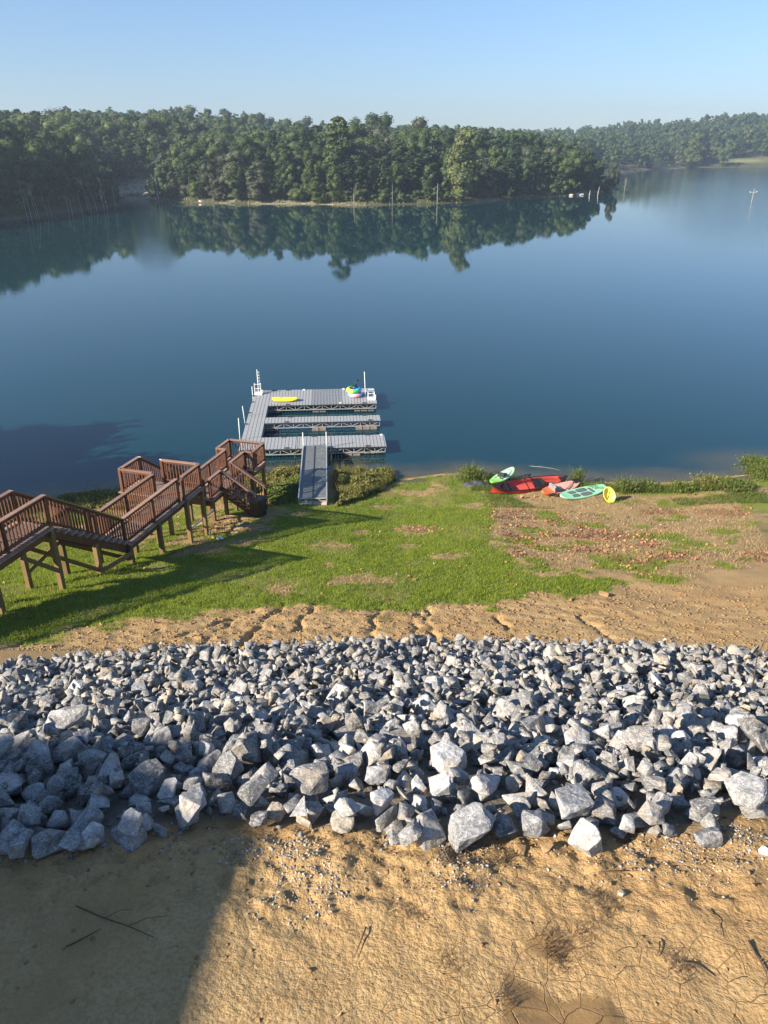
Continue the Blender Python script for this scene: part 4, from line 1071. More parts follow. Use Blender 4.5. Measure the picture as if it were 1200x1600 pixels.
# supports
legs([(-.07, -.02), (-.07, W_+.02)], zA-.05)
legs([(1.55, -.06), (1.55, W_+.06)], (zA+zB)/2-.25); legs([(3.15, -.06), (3.15, W_+.06)], zB-.05)
beam('brace', (-1.35, -.09, zA-.25), (-.12, -.09, gz(0, 0)+.7), .04, .12, 'wood_post')
beam('brace', (.02, W_+.1, zA-.8), (1.5, -.12, gz(1.5, 0)+.15), .04, .12, 'wood_post')
beam('brace', (.05, W_+.1, gz(0, W_)+.5), (1.6, W_+.05, (zA+zB)/2-.3), .04, .14, 'wood_post')
beam('brace', (1.6, -.12, gz(1.5, 0)+.1), (3.2, -.12, zB-.3), .04, .16, 'wood_post')
beam('brace', (1.7, W_+.1, gz(1.5, W_)+1.0), (3.1, -.0, gz(3.1, 0)+.2), .04, .12, 'wood_post')
beam('brace', (-.02, 0, zA-.42), (-.02, W_, zA-.42), .06, .18, 'wood_post')
legs([(-2.3, -.02), (-2.3, W_+.02), (-4.4, -.02), (-4.4, W_+.02)], zA-.3)
legs([(6.7, -.1), (7.85, -.1), (6.62, 1.2), (7.9, 1.45), (6.75, 2.45), (7.88, 2.45), (5.0, .02), (5.0, W_-.02)], zB-.05)
legs([(10.9, 1.25), (10.9, 2.36), (12.0, 1.22), (12.9, 1.22), (12.5, 2.36), (14.3, .98), (15.5, .98), (15.5, 2.66), (14.3, 2.66), (14.2, 1.5)], zC-.05)

beam('brace', (6.8, -.12, zB-1.2), (10.9, 1.25, zC-.5), .035, .07, 'galv')
cam_s = Vector((0, 0, 16))
BAL.sort(key=lambda q: ((O_+L3(q[0], q[1], q[2]))-cam_s).length if q[0] > -3.2 else 1e3+abs(q[0]))
extra = MB()
for i, (s, t, z, rz_) in enumerate(BAL):
    hh = RH-.10-.13
    if i < 300: link('baluster', boxmesh('baluster', (.034, .034, hh), 'wood'), stair, L3(s, t, z+.13+hh/2-.01), (0, 0, ROT))
    else: extra.box(L3(s, t, z+.13+hh/2-.01), (.034, .034, hh), Matrix.Rotation(ROT, 3, 'Z'))
tag(extra.build('balusters_beyond', M['wood'], stair), kind='stuff')

# ------------------------------------------------------------------ floating dock
DY = R(4.2); DA = Vector((-math.sin(DY), math.cos(DY), 0)); DL = Vector((-math.cos(DY), -math.sin(DY), 0)); DO = Vector((.07, 40.69, 0)); DZ = .55
dock = empty('floating_dock', DO, label='grey floating dock with three platforms and a side walkway on the water', cat='dock')
def D3(a, l, z=0): return DA*a+DL*l+Vector((0, 0, z))
def dpart(name, a, l, z, da, dl, dz, mat, parent=None):
    return link(name, boxmesh(name, (dl, da, dz), mat), parent or dock, D3(a, l, z), (0, 0, DY))
def planks(a0, a1, l0, l1, mats=None):
    n = round((l1-l0)/.205); wd = (l1-l0)/n
    for i in range(n):
        l = l0+(i+.5)*wd; mt = 'plank'
        if mats: mt = mats(l)
        dpart('deck_plank', (a0+a1)/2, l, DZ-.02+random.uniform(-.002, .002), a1-a0, wd-.024, .035, mt)
def truss(a, l0, l1, faces=1):
    """galvanised edge truss: rim, bottom chord, verticals, diagonals"""
    mb = MB(); zt, zb = DZ-.075, DZ-.36
    mb.bar(D3(a, l0, zt), D3(a, l1, zt), .05, .075); mb.bar(D3(a, l0, zb), D3(a, l1, zb), .045, .05)
    n = max(2, round((l1-l0)/.62)); st = (l1-l0)/n
    for i in range(n+1): mb.bar(D3(a, l0+i*st, zb), D3(a, l0+i*st, zt), .035, .035)
    for i in range(n):
        p, q = (zb, zt) if i % 2 else (zt, zb); mb.bar(D3(a, l0+i*st, p), D3(a, l0+(i+1)*st, q), .03, .03)
    return tag(mb.build('truss', M['galv'], dock))
WK0, WK1 = 7.2, 8.32
plats = [(0.0, 1.95, -.02, WK0), (4.55, 5.62, 0, WK0), (8.1, 11.62, 0, WK0)]
planks(0, 1.95, 0, WK0-.01); planks(4.55, 5.62, 0, WK0-.01)
planks(8.1, 11.62, 0, WK0-.01, lambda l: 'plank_dark' if 2.35 < l < 4.3 else 'plank')
planks(0.02, 5.9, WK0, WK1); planks(5.92, 11.62, WK0, WK1)
for a0, a1, l0, l1 in plats:
    truss(a0+.03, l0+.02, l1); truss(a1-.03, l0+.02, l1)
    dpart('rim', a0-.012, (l0+l1)/2, DZ-.05, .03, l1-l0, .055, 'rubber'); dpart('rim', a1+.012, (l0+l1)/2, DZ-.05, .03, l1-l0, .055, 'rubber')
    dpart('end_rail', (a0+a1)/2, l0-.025, DZ-.06, a1-a0, .05, .10, 'galv')
mb = MB()
for l in (WK0+.02, WK1):
    mb.bar(D3(.1, l, DZ-.08), D3(11.6, l, DZ-.08), .05, .08); mb.bar(D3(.1, l, DZ-.36), D3(11.6, l, DZ-.36), .045, .05)
    for i in range(18): mb.bar(D3(.1+i*.64, l, DZ-.36 if i % 2 else DZ-.08), D3(.1+(i+1)*.64, l, DZ-.08 if i % 2 else DZ-.36), .03, .03)
mb.build('truss', M['galv'], dock)
for a, l, n in [(.5, .35, 3), (.35, 1.65, 2), (.9, 4.8, 2), (.9, 6.9, 2), (4.75, .4, 3), (4.75, 3.6, 2), (4.9, 6.6, 2), (8.5, .35, 3), (8.5, 3.6, 2), (8.5, 6.6, 2), (10.9, .5, 3), (10.9, 3.6, 3), (10.9, 6.6, 2), (2.4, 7.76, 1), (6.6, 7.76, 1)]:
    for k in range(n): dpart('float', a, l+k*.46, .04, .62, .40, .34, 'float')
for a, l in [(.05, 1.0), (.05, 5.6), (4.6, .6), (4.6, 5.8), (5.57, .9), (5.57, 5.6), (8.15, .8), (8.15, 5.9), (10.3, WK1), (8.9, WK1), (6.6, WK1), (4.4, WK1), (1.9, .9), (1.9, 4.1), (1.9, 5.9), (11.5, 7.0), (11.5, 6.0)]:
    c = dpart('cleat', a, l, DZ+.025, .09, .26, .05, 'rubber')
for a, l in [(11.5, 2.1), (8.25, 2.4), (11.5, 4.9), (.12, 3.2), (1.85, .1)]: dpart('solar_cap', a, l, DZ+.03, .10, .16, .05, 'white')
def pipe_post(a, l, h, name='mooring_pipe', lean=(0, 0), steps=False):
    mb = MB(); mb.tube([D3(a, l, -.6), D3(a+lean[0], l+lean[1], h)], .022, 8); o = mb.build(name, M['white'], dock, True)
    return o
pipe_post(11.1, 8.05, 2.2); pipe_post(10.6, 8.42, 1.15); pipe_post(5.9, 8.5, 1.25, lean=(0, .12)); pipe_post(1.6, 8.42, 1.9, lean=(0, -.03)); pipe_post(9.6, .60, 2.3, lean=(0, .10))
# chain of floats hanging on the left corner pipe
mb = MB()
for k in range(6): mb.box(D3(11.1, 7.95, 1.0+k*.2), (.10, .08, .11))
mb.build('rope', M['galv'], dock)
for (a, l, h_) in [(10.9, 8.05, .75), (9.15, .28, .5)]:
    mb = MB(); w2 = .42
    for s_ in (-.5, .5): mb.tube([D3(a, l+s_*w2, DZ-.5), D3(a, l+s_*w2, DZ+h_), D3(a-.25, l+s_*w2, DZ+h_), D3(a-.28, l+s_*w2, DZ)], .022, 6)
    for k in range(4): mb.bar(D3(a, l-.5*w2, DZ-.25+k*.3), D3(a, l+.5*w2, DZ-.25+k*.3), .06, .03)
    mb.box(D3(a-.12, l-.05, DZ+.03), (.5, .55, .05)); mb.box(D3(a-.1, l-.26, DZ+.15), (.16, .2, .22))
    mb.build('boarding_ladder', M['white'], dock)

# gangway from the bank to the dock
GA, GB = Vector(ground_at(489, 789)), Vector(DO+D3(.1, 4.02, DZ)); GA.z += .30; GB.z = DZ+.10
gang = empty('gangway', GA, label='grey metal gangway with pale side rails between the grass bank and the dock', cat='gangway')
gd = (GB-GA); gl = gd.length; gd.normalize(); gs = Vector((gd.y, -gd.x, 0)).normalized()
def G3(f, s_, z=0): return gd*(gl*f)+gs*s_+Vector((0, 0, z))
for s_ in (-.32, .32):
    for k in range(7):
        f0, f1 = k/7, (k+1)/7
        MB().bar(G3(f0+.002, s_, 0), G3(f1-.002, s_, 0), .60, .03).build('tread_panel', M['gang'], gang)
for s_ in (-.66, .66):
    MB().bar(G3(-.01, s_, .02), G3(1.0, s_, .02), .055, .16).build('side_rail', M['galv'], gang)
MB().bar(G3(0, 0, .01), G3(1, 0, .01), .045, .05).build('centre_bar', M['rubber'], gang)
mb = MB(); mb.bar(G3(-.008, -.68, -.12), G3(-.008, .68, -.12), .04, .06); mb.bar(G3(-.008, -.68, .03), G3(-.008, .68, .03), .04, .05)
mb.bar(G3(-.008, -.45, -.15), G3(-.008, -.25, .02), .03, .03); mb.bar(G3(-.008, .45, -.15), G3(-.008, .25, .02), .03, .03); mb.build('end_frame', M['galv'], gang)
for s_, h_ in ((-.66, .85), (.66, .85)): MB().bar(G3(.985, s_, -.1), G3(.985, s_, h_), .05, .05).build('end_upright', M['white'], gang)
for s_ in (-.34, .34): MB().box(G3(-.012, s_, -.27), (.64, .22, .20)).build('footing_block', M['pale_rock'], gang)
for s_ in (-1, 1):
    for f_ in (.86, .62, .42):
        mb = MB(); pts = [G3(f_, s_*.68, .05)]+[G3(f_, s_*(.68+.28*math.sin(t)), .42-.40*math.cos(t)) for t in (.5, 1.0, 1.6, 2.2)]+[G3(f_+.004, s_*.93, 1.05)]
        mb.tube(pts, .014, 5); mb.build('hand_hoop', M['rubber'], gang, True)
mb = MB()
for k in range(46):
    f_ = random.uniform(.02, .98); s_ = random.gauss(.3, .1); a = random.uniform(0, 3.1)
    mb.box(G3(f_, s_, .019), (random.uniform(.03, .12), random.uniform(.01, .03), .004), Matrix.Rotation(a, 3, 'Z'))
tag(mb.build('dried_mud', M['dead'], gang), kind='stuff')

# ------------------------------------------------------------------ boats and boards
def hull(name, L, W, H, mat, parent=None, n=25, m=13, rocker=.10, pw=.62, top='flat', crown=.03, tail=1.0, tip=.03):
    """closed lofted hull, x along its length, flat or crowned top at z=H"""
    V, F = [], []
    for i in range(n):
        s = i/(n-1)*2-1; x = s*L/2; sh = (1-abs(s)**2.4)**pw
        if s < 0: sh = (1-abs(s)**(2.4*tail+1.2*(tail-1)))**pw
        w_ = max(W/2*sh, tip); rise = rocker*abs(s)**3
        for k in range(m):          # bottom from left gunwale to right gunwale
            a = math.pi*k/(m-1); c = math.cos(a); V.append((x, w_*math.copysign(abs(c)**.75, c), H+rise-H*(math.sin(a)**.55)*(.55+.45*sh)))
        for k in range(1, m-1):     # top back from right to left
            c = -1+2*k/(m-1); V.append((x, w_*c, H+rise+crown*(1-c*c)*sh))
    q = 2*m-2
    for i in range(n-1):
        for k in range(q): F.append((i*q+k, i*q+(k+1) % q, (i+1)*q+(k+1) % q, (i+1)*q+k))
    F.append(tuple(range(q))[::-1]); F.append(tuple((n-1)*q+k for k in range(q)))
    return MB().add(V, F).build(name, M[mat], parent, True)
def ribbon(pts, w_, h_, name, mat, parent):
    mb = MB()
    for a, b in zip(pts[:-1], pts[1:]): mb.bar(a, b, w_, h_)
    return mb.build(name, M[mat], parent)
def place_on(pa, pb, lift=0, **k):
    """empty midway between two pixels on the ground, x axis from pa to pb, tilted with the bank"""
    A, B = Vector(ground_at(*pa)), Vector(ground_at(*pb)); A.z = max(A.z, 0); B.z = max(B.z, 0)
    mid = (A+B)/2; d = B-A; return mid, math.atan2(d.y, d.x), math.atan2(d.z, math.hypot(d.x, d.y)), d.length
# red open canoe
mid, rz, pit, L = place_on((762, 772), (884, 756)); L = 4.55
canoe = empty('red_canoe', mid+Vector((0, 0, .02)), label='open red canoe with black gunwales lying on the bank', cat='canoe'); canoe.rotation_euler = (R(20), -pit, rz)
def canoe_shell():
    n, m = 29, 12; W, H = .84, .36
    V, F = [], []
    for inner in (0, 1):
        for i in range(n):
            s = i/(n-1)*2-1; x = s*(L/2-(.03 if inner else 0)); sh = max((1-abs(s)**2.3)**.75, .015); w_ = W/2*sh-(.018*min(1, sh*4) if inner else 0); w_ = max(w_, .004)
            hh = H+.17*abs(s)**4; bot = .05*abs(s)**3+(.022 if inner else 0)
            for k in range(m):
                a = math.pi*k/(m-1); c = math.cos(a); V.append((x, w_*math.copysign(abs(c)**.6, c), hh-(hh-bot)*math.sin(a)**.5))
    def idx(q, i, k): return q*n*m+i*m+k
    for q in (0, 1):
        for i in range(n-1):
            for k in range(m-1):
                f = (idx(q, i, k), idx(q, i, k+1), idx(q, i+1, k+1), idx(q, i+1, k)); F.append(f if q == 0 else f[::-1])
    for i in range(n-1):
        for k in (0, m-1): F.append((idx(0, i, k), idx(0, i+1, k), idx(1, i+1, k), idx(1, i, k)))
    a = MB(); a.v = V; a.f = F; me = a.mesh('hull', M['red'], True); me.materials.append(M['red_in'])
    k0 = (n-1)*(m-1)
    for j, p in enumerate(me.polygons):
        if k0 <= j < 2*k0: p.material_index = 1
    return link('hull', me, canoe)
canoe_shell()
def gun(s, side): sh = max((1-abs(s)**2.3)**.75, .015); return Vector((s*L/2, side*(.42*sh+.006), .36+.17*abs(s)**4+.008))
for side in (-1, 1): ribbon([gun(-1+i/14, side) for i in range(29)], .04, .035, 'gunwale', 'black', canoe)
for s_, w_ in ((-.62, .10), (.05, .05), (-.12, .05)): ribbon([gun(s_, -1), gun(s_+(.0 if w_ > .06 else .06), 1)], w_, .025, 'thwart', 'black', canoe)
mb = MB(); mb.box((.55, 0, .30), (.42, .72, .03)); mb.box((.75, 0, .37), (.04, .5, .16)); mb.build('seat', M['black'], canoe)
mb = MB(); mb.box((-1.35, 0, .31), (.34, .55, .03)); mb.build('seat', M['black'], canoe)
for s_ in (-1, 1):
    MB().add([(s_*L/2, 0, .545), (s_*L*.40, .17, .425), (s_*L*.40, -.17, .425), (s_*L/2, 0, .50), (s_*L*.40, .17, .40), (s_*L*.40, -.17, .40)], [(0, 1, 2), (3, 5, 4), (0, 3, 4, 1), (0, 2, 5, 3), (1, 4, 5, 2)]).build('end_deck', M['black'], canoe)
# lime sit-on-top kayak leaning on the canoe's left end
A = Vector(ground_at(764, 767)); B = Vector(ground_at(800, 747)); mid = (A+B)/2; d = B-A
kay = empty('green_kayak', Vector((mid.x+.05, mid.y+.05, max(mid.z, 0)+.30)), label='small lime green and white kayak propped across the left end of the red canoe', cat='kayak'); kay.rotation_euler = (R(1), R(2), math.atan2(d.y, d.x))
h_ = hull('hull', 2.6, .70, .15, 'lime', kay, rocker=.13, crown=.0, pw=.6, n=41)
M['palegreen'] = m_plain('pale_green_plastic', (.42, .70, .36), .42, .15); h_.data.materials.append(M['palegreen'])
for p in h_.data.polygons:
    if p.center.x > -.45+.12*math.sin(p.center.y*11): p.material_index = 1
M['whitish'] = m_plain('off_white_plastic', (.62, .70, .58), .45, .12)
hull('deck_insert', 1.5, .42, .02, 'whitish', kay, rocker=.05, crown=.035).location = (.22, 0, .15)
hull('cockpit', .7, .24, .02, 'pad', kay, rocker=.0, crown=.02, pw=.4).location = (.1, 0, .185)
mb = MB(); mb.box((-.2, 0, .30), (.06, .36, .22)); mb.box((.05, 0, .225), (.4, .34, .04)); mb.build('seat', M['black'], kay)
ribbon([Vector((-.55, .18, .22)), Vector((-.3, 0, .23)), Vector((-.55, -.18, .22))], .025, .02, 'bungee', 'black', kay)
# orange and pink kayak
mid, rz, pit, L2 = place_on((843, 778), (902, 763))
kay = empty('orange_kayak', mid+Vector((0, 0, .02)), label='orange kayak faded to pink at its far end, with a grey seat', cat='kayak'); kay.rotation_euler = (R(14), -pit, rz)
h_ = hull('hull', 2.75, .72, .24, 'orange', kay, rocker=.12, crown=.02, pw=.6, n=41)
h_.data.materials.append(M['pink'])
for p in h_.data.polygons:
    if p.center.x > -.55+.1*math.sin(p.center.y*9): p.material_index = 1
M['peach'] = m_plain('peach_plastic', (.82, .42, .30), .45, .1)
hull('footwell', 1.15, .46, .02, 'peach', kay, rocker=0, crown=.012, pw=.4).location = (.35, 0, .252)
mb = MB(); mb.box((-.45, 0, .30), (.42, .46, .08)); mb.box((-.66, .0, .42), (.10, .44, .30), Matrix.Rotation(R(-20), 3, 'Y')); mb.build('seat', M['grey'], kay)
mb = MB(); mb.tube([(-.95, -.34, .30), (.0, -.30, .33), (1.25, .12, .32)], .016, 6); mb.box((1.35, .16, .32), (.34, .15, .02)); mb.box((-1.02, -.36, .30), (.34, .15, .02)); mb.build('paddle', M['black'], kay)
mb = MB(); mb.box((1.18, .08, .33), (.28, .3, .08)); mb.build('hatch_cover', M['black'], kay)
mb = MB(); mb.box((.85, .1, .285), (.10, .04, .02)); mb.box((.98, .06, .285), (.10, .04, .02)); mb.box((1.07, .1, .285), (.05, .1, .02)); mb.build('deck_decal', M['orange'], kay)
# mint paddle board
mid, rz, pit, L2 = place_on((874, 784), (943, 766))
brd = empty('paddle_board', mid+Vector((0, 0, .02)), label='mint green paddle board with dark foam pads lying on the grass', cat='paddle board'); brd.rotation_euler = (R(10), -pit, rz)
hull('board', 3.4, .86, .15, 'mint', brd, rocker=.13, crown=.01, pw=.55, n=31)
def pad(x0, x1, y0, y1, name='deck_pad'):
    mb = MB(); n = 8; P = []
    for i in range(24):
        a = 2*math.pi*i/24; c, s_ = math.cos(a), math.sin(a)
        P.append(((x0+x1)/2+(x1-x0)/2*math.copysign(abs(c)**.55, c), (y0+y1)/2+(y1-y0)/2*math.copysign(abs(s_)**.55, s_)))
    V = [(x, y, .155) for x, y in P]+[(x, y, .178) for x, y in P]
    F = [tuple(range(24, 48)), tuple(range(24))[::-1]]+[(i, (i+1) % 24, 24+(i+1) % 24, 24+i) for i in range(24)]
    return mb.add(V, F).build(name, M['pad'], brd)
pad(-1.05, -.42, -.26, -.02); pad(-1.05, -.42, .04, .28); pad(-.34, .42, -.32, -.04); pad(-.34, .42, .04, .32); pad(.50, .72, -.22, .22)
for x in (.95, 1.1, 1.25): MB().box((x, 0, .19), (.05, .05, .02)).build('deck_ring', M['black'], brd)
# round yellow bowl-like sled leaning on its edge
p = ground_at(951, 785); c = Vector(p)+Vector((0, .12, .33))
sled = empty('yellow_saucer_boat', (c.x, c.y, c.z), label='round pale yellow plastic bowl-shaped float standing tilted at the right of the boats', cat='float'); sled.rotation_euler = (R(62), R(-14), R(14))
V, F = [], []; nr = 28; prof = [(.02, -.13), (.20, -.12), (.33, -.05), (.385, .05), (.40, .06), (.385, .075), (.345, .065), (.28, -.02), (.17, -.085), (.02, -.095)]
for (r_, z_) in prof:
    for k in range(nr): a = 2*math.pi*k/nr; V.append((r_*.76*math.cos(a), r_*1.05*math.sin(a), z_))
for i in range(len(prof)-1):
    for k in range(nr): F.append((i*nr+k, i*nr+(k+1) % nr, (i+1)*nr+(k+1) % nr, (i+1)*nr+k))
F.append(tuple(range(nr))[::-1]); F.append(tuple((len(prof)-1)*nr+k for k in range(nr)))
MB().add(V, F).build('bowl', M['yellow2'], sled, True)
mb = MB(); mb.tube([(-.12, -.12, -.05), (-.02, .05, -.03), (.1, .14, -.05)], .018, 6); mb.tube([(.1, -.15, -.05), (.04, .02, -.04)], .015, 6); mb.build('rope', M['yellow'], sled, True)
# crumpled dark tarpaulin
p = ground_at(746, 758); n_ = 30; X, Y = np.meshgrid(np.linspace(-1, 1, n_), np.linspace(-1, 1, n_)); rr = np.sqrt(X**2+Y**2)
Z = np.clip(1-rr**2, 0, 1)**.5*(.10+.30*fbm(X*3+7, Y*3+7, 4, 131))+.05*(fbm(X*9, Y*9, 3, 7)-.5)*(rr < 1); Xw, Yw = X*.78*(1+.15*Y), Y*.5
gzz = hgt(Xw.ravel()+p[0], Yw.ravel()+p[1]).reshape(X.shape)-p[2]
i = (np.arange(n_-1)[:, None]*n_+np.arange(n_-1)[None]).ravel()
me = np_mesh('tarpaulin', np.stack([Xw.ravel(), Yw.ravel(), (Z+np.maximum(gzz, -p[2])-.03).ravel()], 1), np.stack([i, i+1, i+n_+1, i+n_], 1), M['tarp'], True)
tag(link('tarpaulin', me, None, (p[0], p[1], p[2])), 'crumpled dark grey tarpaulin heap beside the green kayak', 'tarp')
for u_, v_, s_, lab in [(816, 779, .17, 'brown stone leaning against the side of the red canoe'), (836, 778, .10, 'small tan stone right of the brown stone by the red canoe')]:
    p = ground_at(u_, v_); me = rough_stone(int(u_), (s_*.7, s_*.6, s_)); me.materials.append(M['clod']); tag(link('stone', me, None, (p[0], p[1], p[2]+s_*.6)), lab, 'stone')

# yellow float and tubes on the dock
y = DO+D3(9.0, 6.1, DZ+.02)
kb = empty('yellow_kayak', y, label='small bright yellow kayak lying on the far platform of the dock', cat='kayak'); kb.rotation_euler = (R(6), 0, DY-R(3))
hull('hull', 1.75, .62, .16, 'yellow', kb, rocker=.06, crown=.03, pw=.5, tail=1.6)
hull('seat_well', .5, .3, .015, 'yellow2', kb, rocker=0, crown=.01, pw=.4).location = (-.15, 0, .185)
MB().tube([(-.3, -.08, .2), (-.25, 0, .24), (-.3, .08, .2)], .015, 6).build('grab_handle', M['black'], kb)
def tube_ring(name, loc, cols, label, tilt=0, rz=0):
    root = empty(name, loc, rz, label=label, cat='inflatable tube'); root.rotation_euler = (tilt, 0, rz)
    R0, r0, nu, nv = .36, .155, 48, 14
    V = [((R0+r0*math.cos(b))*math.cos(a), (R0+r0*math.cos(b))*math.sin(a), r0*math.sin(b)) for a in [2*math.pi*i/nu for i in range(nu)] for b in [2*math.pi*j/nv for j in range(nv)]]
    for s_, (c0, c1, mt) in enumerate(cols):
        F = []
        for i in range(nu):
            f = i/nu
            if c0 <= f < c1:
                for j in range(nv): F.append((i*nv+j, ((i+1) % nu)*nv+j, ((i+1) % nu)*nv+(j+1) % nv, i*nv+(j+1) % nv))
        used = sorted({q for f in F for q in f}); mp = {q: k for k, q in enumerate(used)}
        MB().add([V[q] for q in used], [tuple(mp[q] for q in f) for f in F]).build('colour_panel', M[mt], root, True)
    MB().add([((R0)*math.cos(2*math.pi*i/24), R0*math.sin(2*math.pi*i/24), -r0*.5) for i in range(24)]+[((R0)*math.cos(2*math.pi*i/24), R0*math.sin(2*math.pi*i/24), -r0*.42) for i in range(24)], [tuple(range(24))[::-1], tuple(range(24, 48))]).build('floor_mesh', M['black'], root)
    return root
for nm, c in dict(t_yellow=(.85, .66, .05), t_green=(.08, .55, .22), t_blue=(.05, .25, .75), t_sky=(.18, .55, .85), t_pink=(.85, .42, .50), t_violet=(.42, .36, .78)).items(): M[nm] = m_plain(nm[2:]+'_vinyl', c, .3, .05)
tp0 = DO+D3(9.75, 1.35, DZ)
tube_ring('inflatable_tube', tp0+Vector((0, 0, .16)), [(0, .17, 't_blue'), (.17, .5, 't_violet'), (.5, .64, 't_sky'), (.64, .86, 't_pink'), (.86, 1, 't_violet')], 'lower pink and sky blue tube of the stack of two on the dock')
tube_ring('inflatable_tube', tp0+Vector((-.09, 0, .47)), [(0, .25, 't_blue'), (.25, .5, 't_green'), (.5, .72, 't_yellow'), (.72, .88, 't_green'), (.88, 1, 't_blue')], 'upper yellow, green and blue tube of the stack of two on the dock', R(4))
gear = empty('folding_anchor', tp0+Vector((0, 0, .66)), label='black folded gear with upright prongs lying on top of the stacked tubes', cat='gear')
mb = MB(); mb.tube([(-.30, 0, .0), (-.1, .05, .06), (.2, 0, .02)], .05, 8); mb.tube([(0, 0, .0), (.10, 0, .25), (.20, 0, .48)], .035, 6); mb.tube([(.04, 0, .1), (.12, .1, .2)], .03, 6); mb.build('bar', M['black'], gear, True)
mb = MB(); mb.box((.19, 0, .46), (.10, .05, .16), Matrix.Rotation(R(20), 3, 'Y')); mb.build('fluke', M['black'], gear)
mb = MB(); mb.tube([(-.28, 0, 0), (-.24, .05, .26)], .018, 6); mb.tube([(-.16, 0, 0), (-.19, .05, .2)], .018, 6); mb.tube([(-.35, -.05, -.02), (-.1, -.2, .0), (.2, -.12, -.02)], .03, 6); mb.build('strap', M['black'], gear, True)

# wheeled refuse bin at the foot of the stairs
p = ground_at(404, 806); binn = empty('refuse_bin', p, math.radians(-14), label='black refuse bin with a lid standing at the foot of the wooden stairs', cat='bin')
V = [(-.22, -.22, 0), (.22, -.22, 0), (.22, .22, 0), (-.22, .22, 0), (-.29, -.29, .82), (.29, -.29, .82), (.29, .29, .82), (-.29, .29, .82)]
MB().add(V, [(0, 3, 2, 1), (4, 5, 6, 7), (0, 1, 5, 4), (1, 2, 6, 5), (2, 3, 7, 6), (3, 0, 4, 7)]).build('bin_body', M['black'], binn)
mb = MB(); mb.box((0, 0, .835), (.64, .64, .03)); mb.box((0, 0, .865), (.5, .5, .03)); mb.tube([(-.25, .34, .84), (.25, .34, .84)], .02, 6); mb.build('bin_lid', M['black'], binn)
for s_ in (-1, 1): mb = MB(); mb.tube([(s_*.20, .24, .09), (s_*.27, .24, .09)], .09, 12); mb.build('wheel', M['rubber'], binn)
for x in (-.12, 0, .12): MB().box((x, -.262, .42), (.035, .03, .6), Matrix.Rotation(R(5), 3, 'X')).build('rib', M['black'], binn)
# odds and ends under the stairs
def lying_board(pa, pb, w_, h_, lab, mat='pale_wood'):
    A, B = Vector(ground_at(*pa)), Vector(ground_at(*pb)); A.z += h_/2+.02; B.z += h_/2+.02; m_ = (A+B)/2
    o = MB().bar(A-m_, B-m_, w_, h_).build('board', M[mat], None, label=lab, cat='board'); o.location = m_
lying_board((301, 822), (318, 817), .24, .05, 'short pale board lying on the ground under the stair landing')
lying_board((318, 826), (334, 841), .05, .04, 'thin pale stick lying right of the pale board under the stairs')
p = ground_at(344, 842); me = rough_stone(77, (.16, .10, .09)); me.materials.append(M['white']); tag(link('litter_bag', me, None, (p[0], p[1], p[2]+.06)), 'crumpled white plastic bag on the grass beside the stair posts', 'litter')
p = ground_at(528, 778); me = rough_stone(78, (.14, .12, .13)); me.materials.append(M['leafl']); tag(link('brown_stone', me, None, (p[0], p[1], p[2]+.06)), 'small orange-brown stone at the foot of the weeds right of the gangway', 'stone')
p = atz(850, 731, 0); mb = MB(); mb.tube([(-.9, .35, -.02), (-.3, .1, .03), (.4, -.1, .02), (1.1, -.5, -.02)], [.011, .010, .008, .005], 5); mb.tube([(-.5, .18, .0), (.2, .25, .02)], .005, 4)
o = mb.build('floating_branch', M['dead'], None, True, label='pale thin branch floating on the lake behind the red canoe', cat='branch'); o.location = (p[0], p[1], 0)
# pale drift sticks under the lower walkway
mb = MB(); k = random.Random(4)
for _ in range(60):
    u_, v_ = k.gauss(365, 26), k.gauss(822, 8); q = Vector(ground_at(u_, v_)); a = k.gauss(.1, .35); l = k.uniform(.15, .5)
    mb.bar(q+Vector((0, 0, .03)), q+Vector((math.cos(a)*l, math.sin(a)*l, .05)), .035, .02)
tag(mb.build('driftwood_bits', M['straw']), kind='stuff')

# ------------------------------------------------------------------ house wing beside the camera: its shade falls on the rocks
house = empty('house_wing', (-19, -6, 11), label='light sided house wing above the bank, left of the viewpoint', cat='house')
hp = [(-15.9, -1.9), (-14.3, -3.25), (-14.1, -4.65), (-13.7, -8.0), (-13.7, -22), (-34, -22), (-34, -2.6), (-18.7, -2.1)]
def prism(poly, z0, z1, name, mat):
    n = len(poly); V = [(x+19, y+6, z0-11) for x, y in poly]+[(x+19, y+6, z1-11) for x, y in poly]
    return MB().add(V, [tuple(range(n, 2*n)), tuple(range(n))[::-1]]+[(i, (i+1) % n, n+(i+1) % n, n+i) for i in range(n)]).build(name, M[mat], house)
prism([(x*.985-.35, y*.985-.5) for x, y in hp], 10.2, 18.7, 'wall', 'siding'); prism(hp, 18.72, 19.0, 'roof', 'roof')

# ------------------------------------------------------------------ lawn, weeds, leaves
gg = np.random.default_rng(77)
def field_pts(n, y0, y1, xw0, xw1):
    y = y0+(y1-y0)*gg.uniform(0, 1, n); x = gg.uniform(-1, 1, n)*(xw0+(xw1-xw0)*(y-y0)/(y1-y0)); return x, y
x, y = field_pts(620000, 13.8, 39.5, 9.5, 20.5); z = hgt(x, y); g_, d_, l_ = masks(x, y, z)
clump = sstep(.30, .55, fbm(x*3.2, y*3.2, 3, 151))
k = (gg.uniform(size=len(x)) < np.clip(g_, 0, 1)**1.3*(.45+.55*clump)) & (y < shore_y(x)-.02) & (g_ > .12)
P = np.stack([x, y, z], 1)[k]; print('GRASS', len(P))
V, F = cardgrass(P, .075, .022, .9, gg); tag(link('lawn_grass', np_mesh('lawn_grass', V, F, M['grass'])), kind='stuff')
k = (gg.uniform(size=len(x)) < d_*.20*(1-l_*.6)) & (g_ < .5) & (y < shore_y(x)) & (y > 16.5)
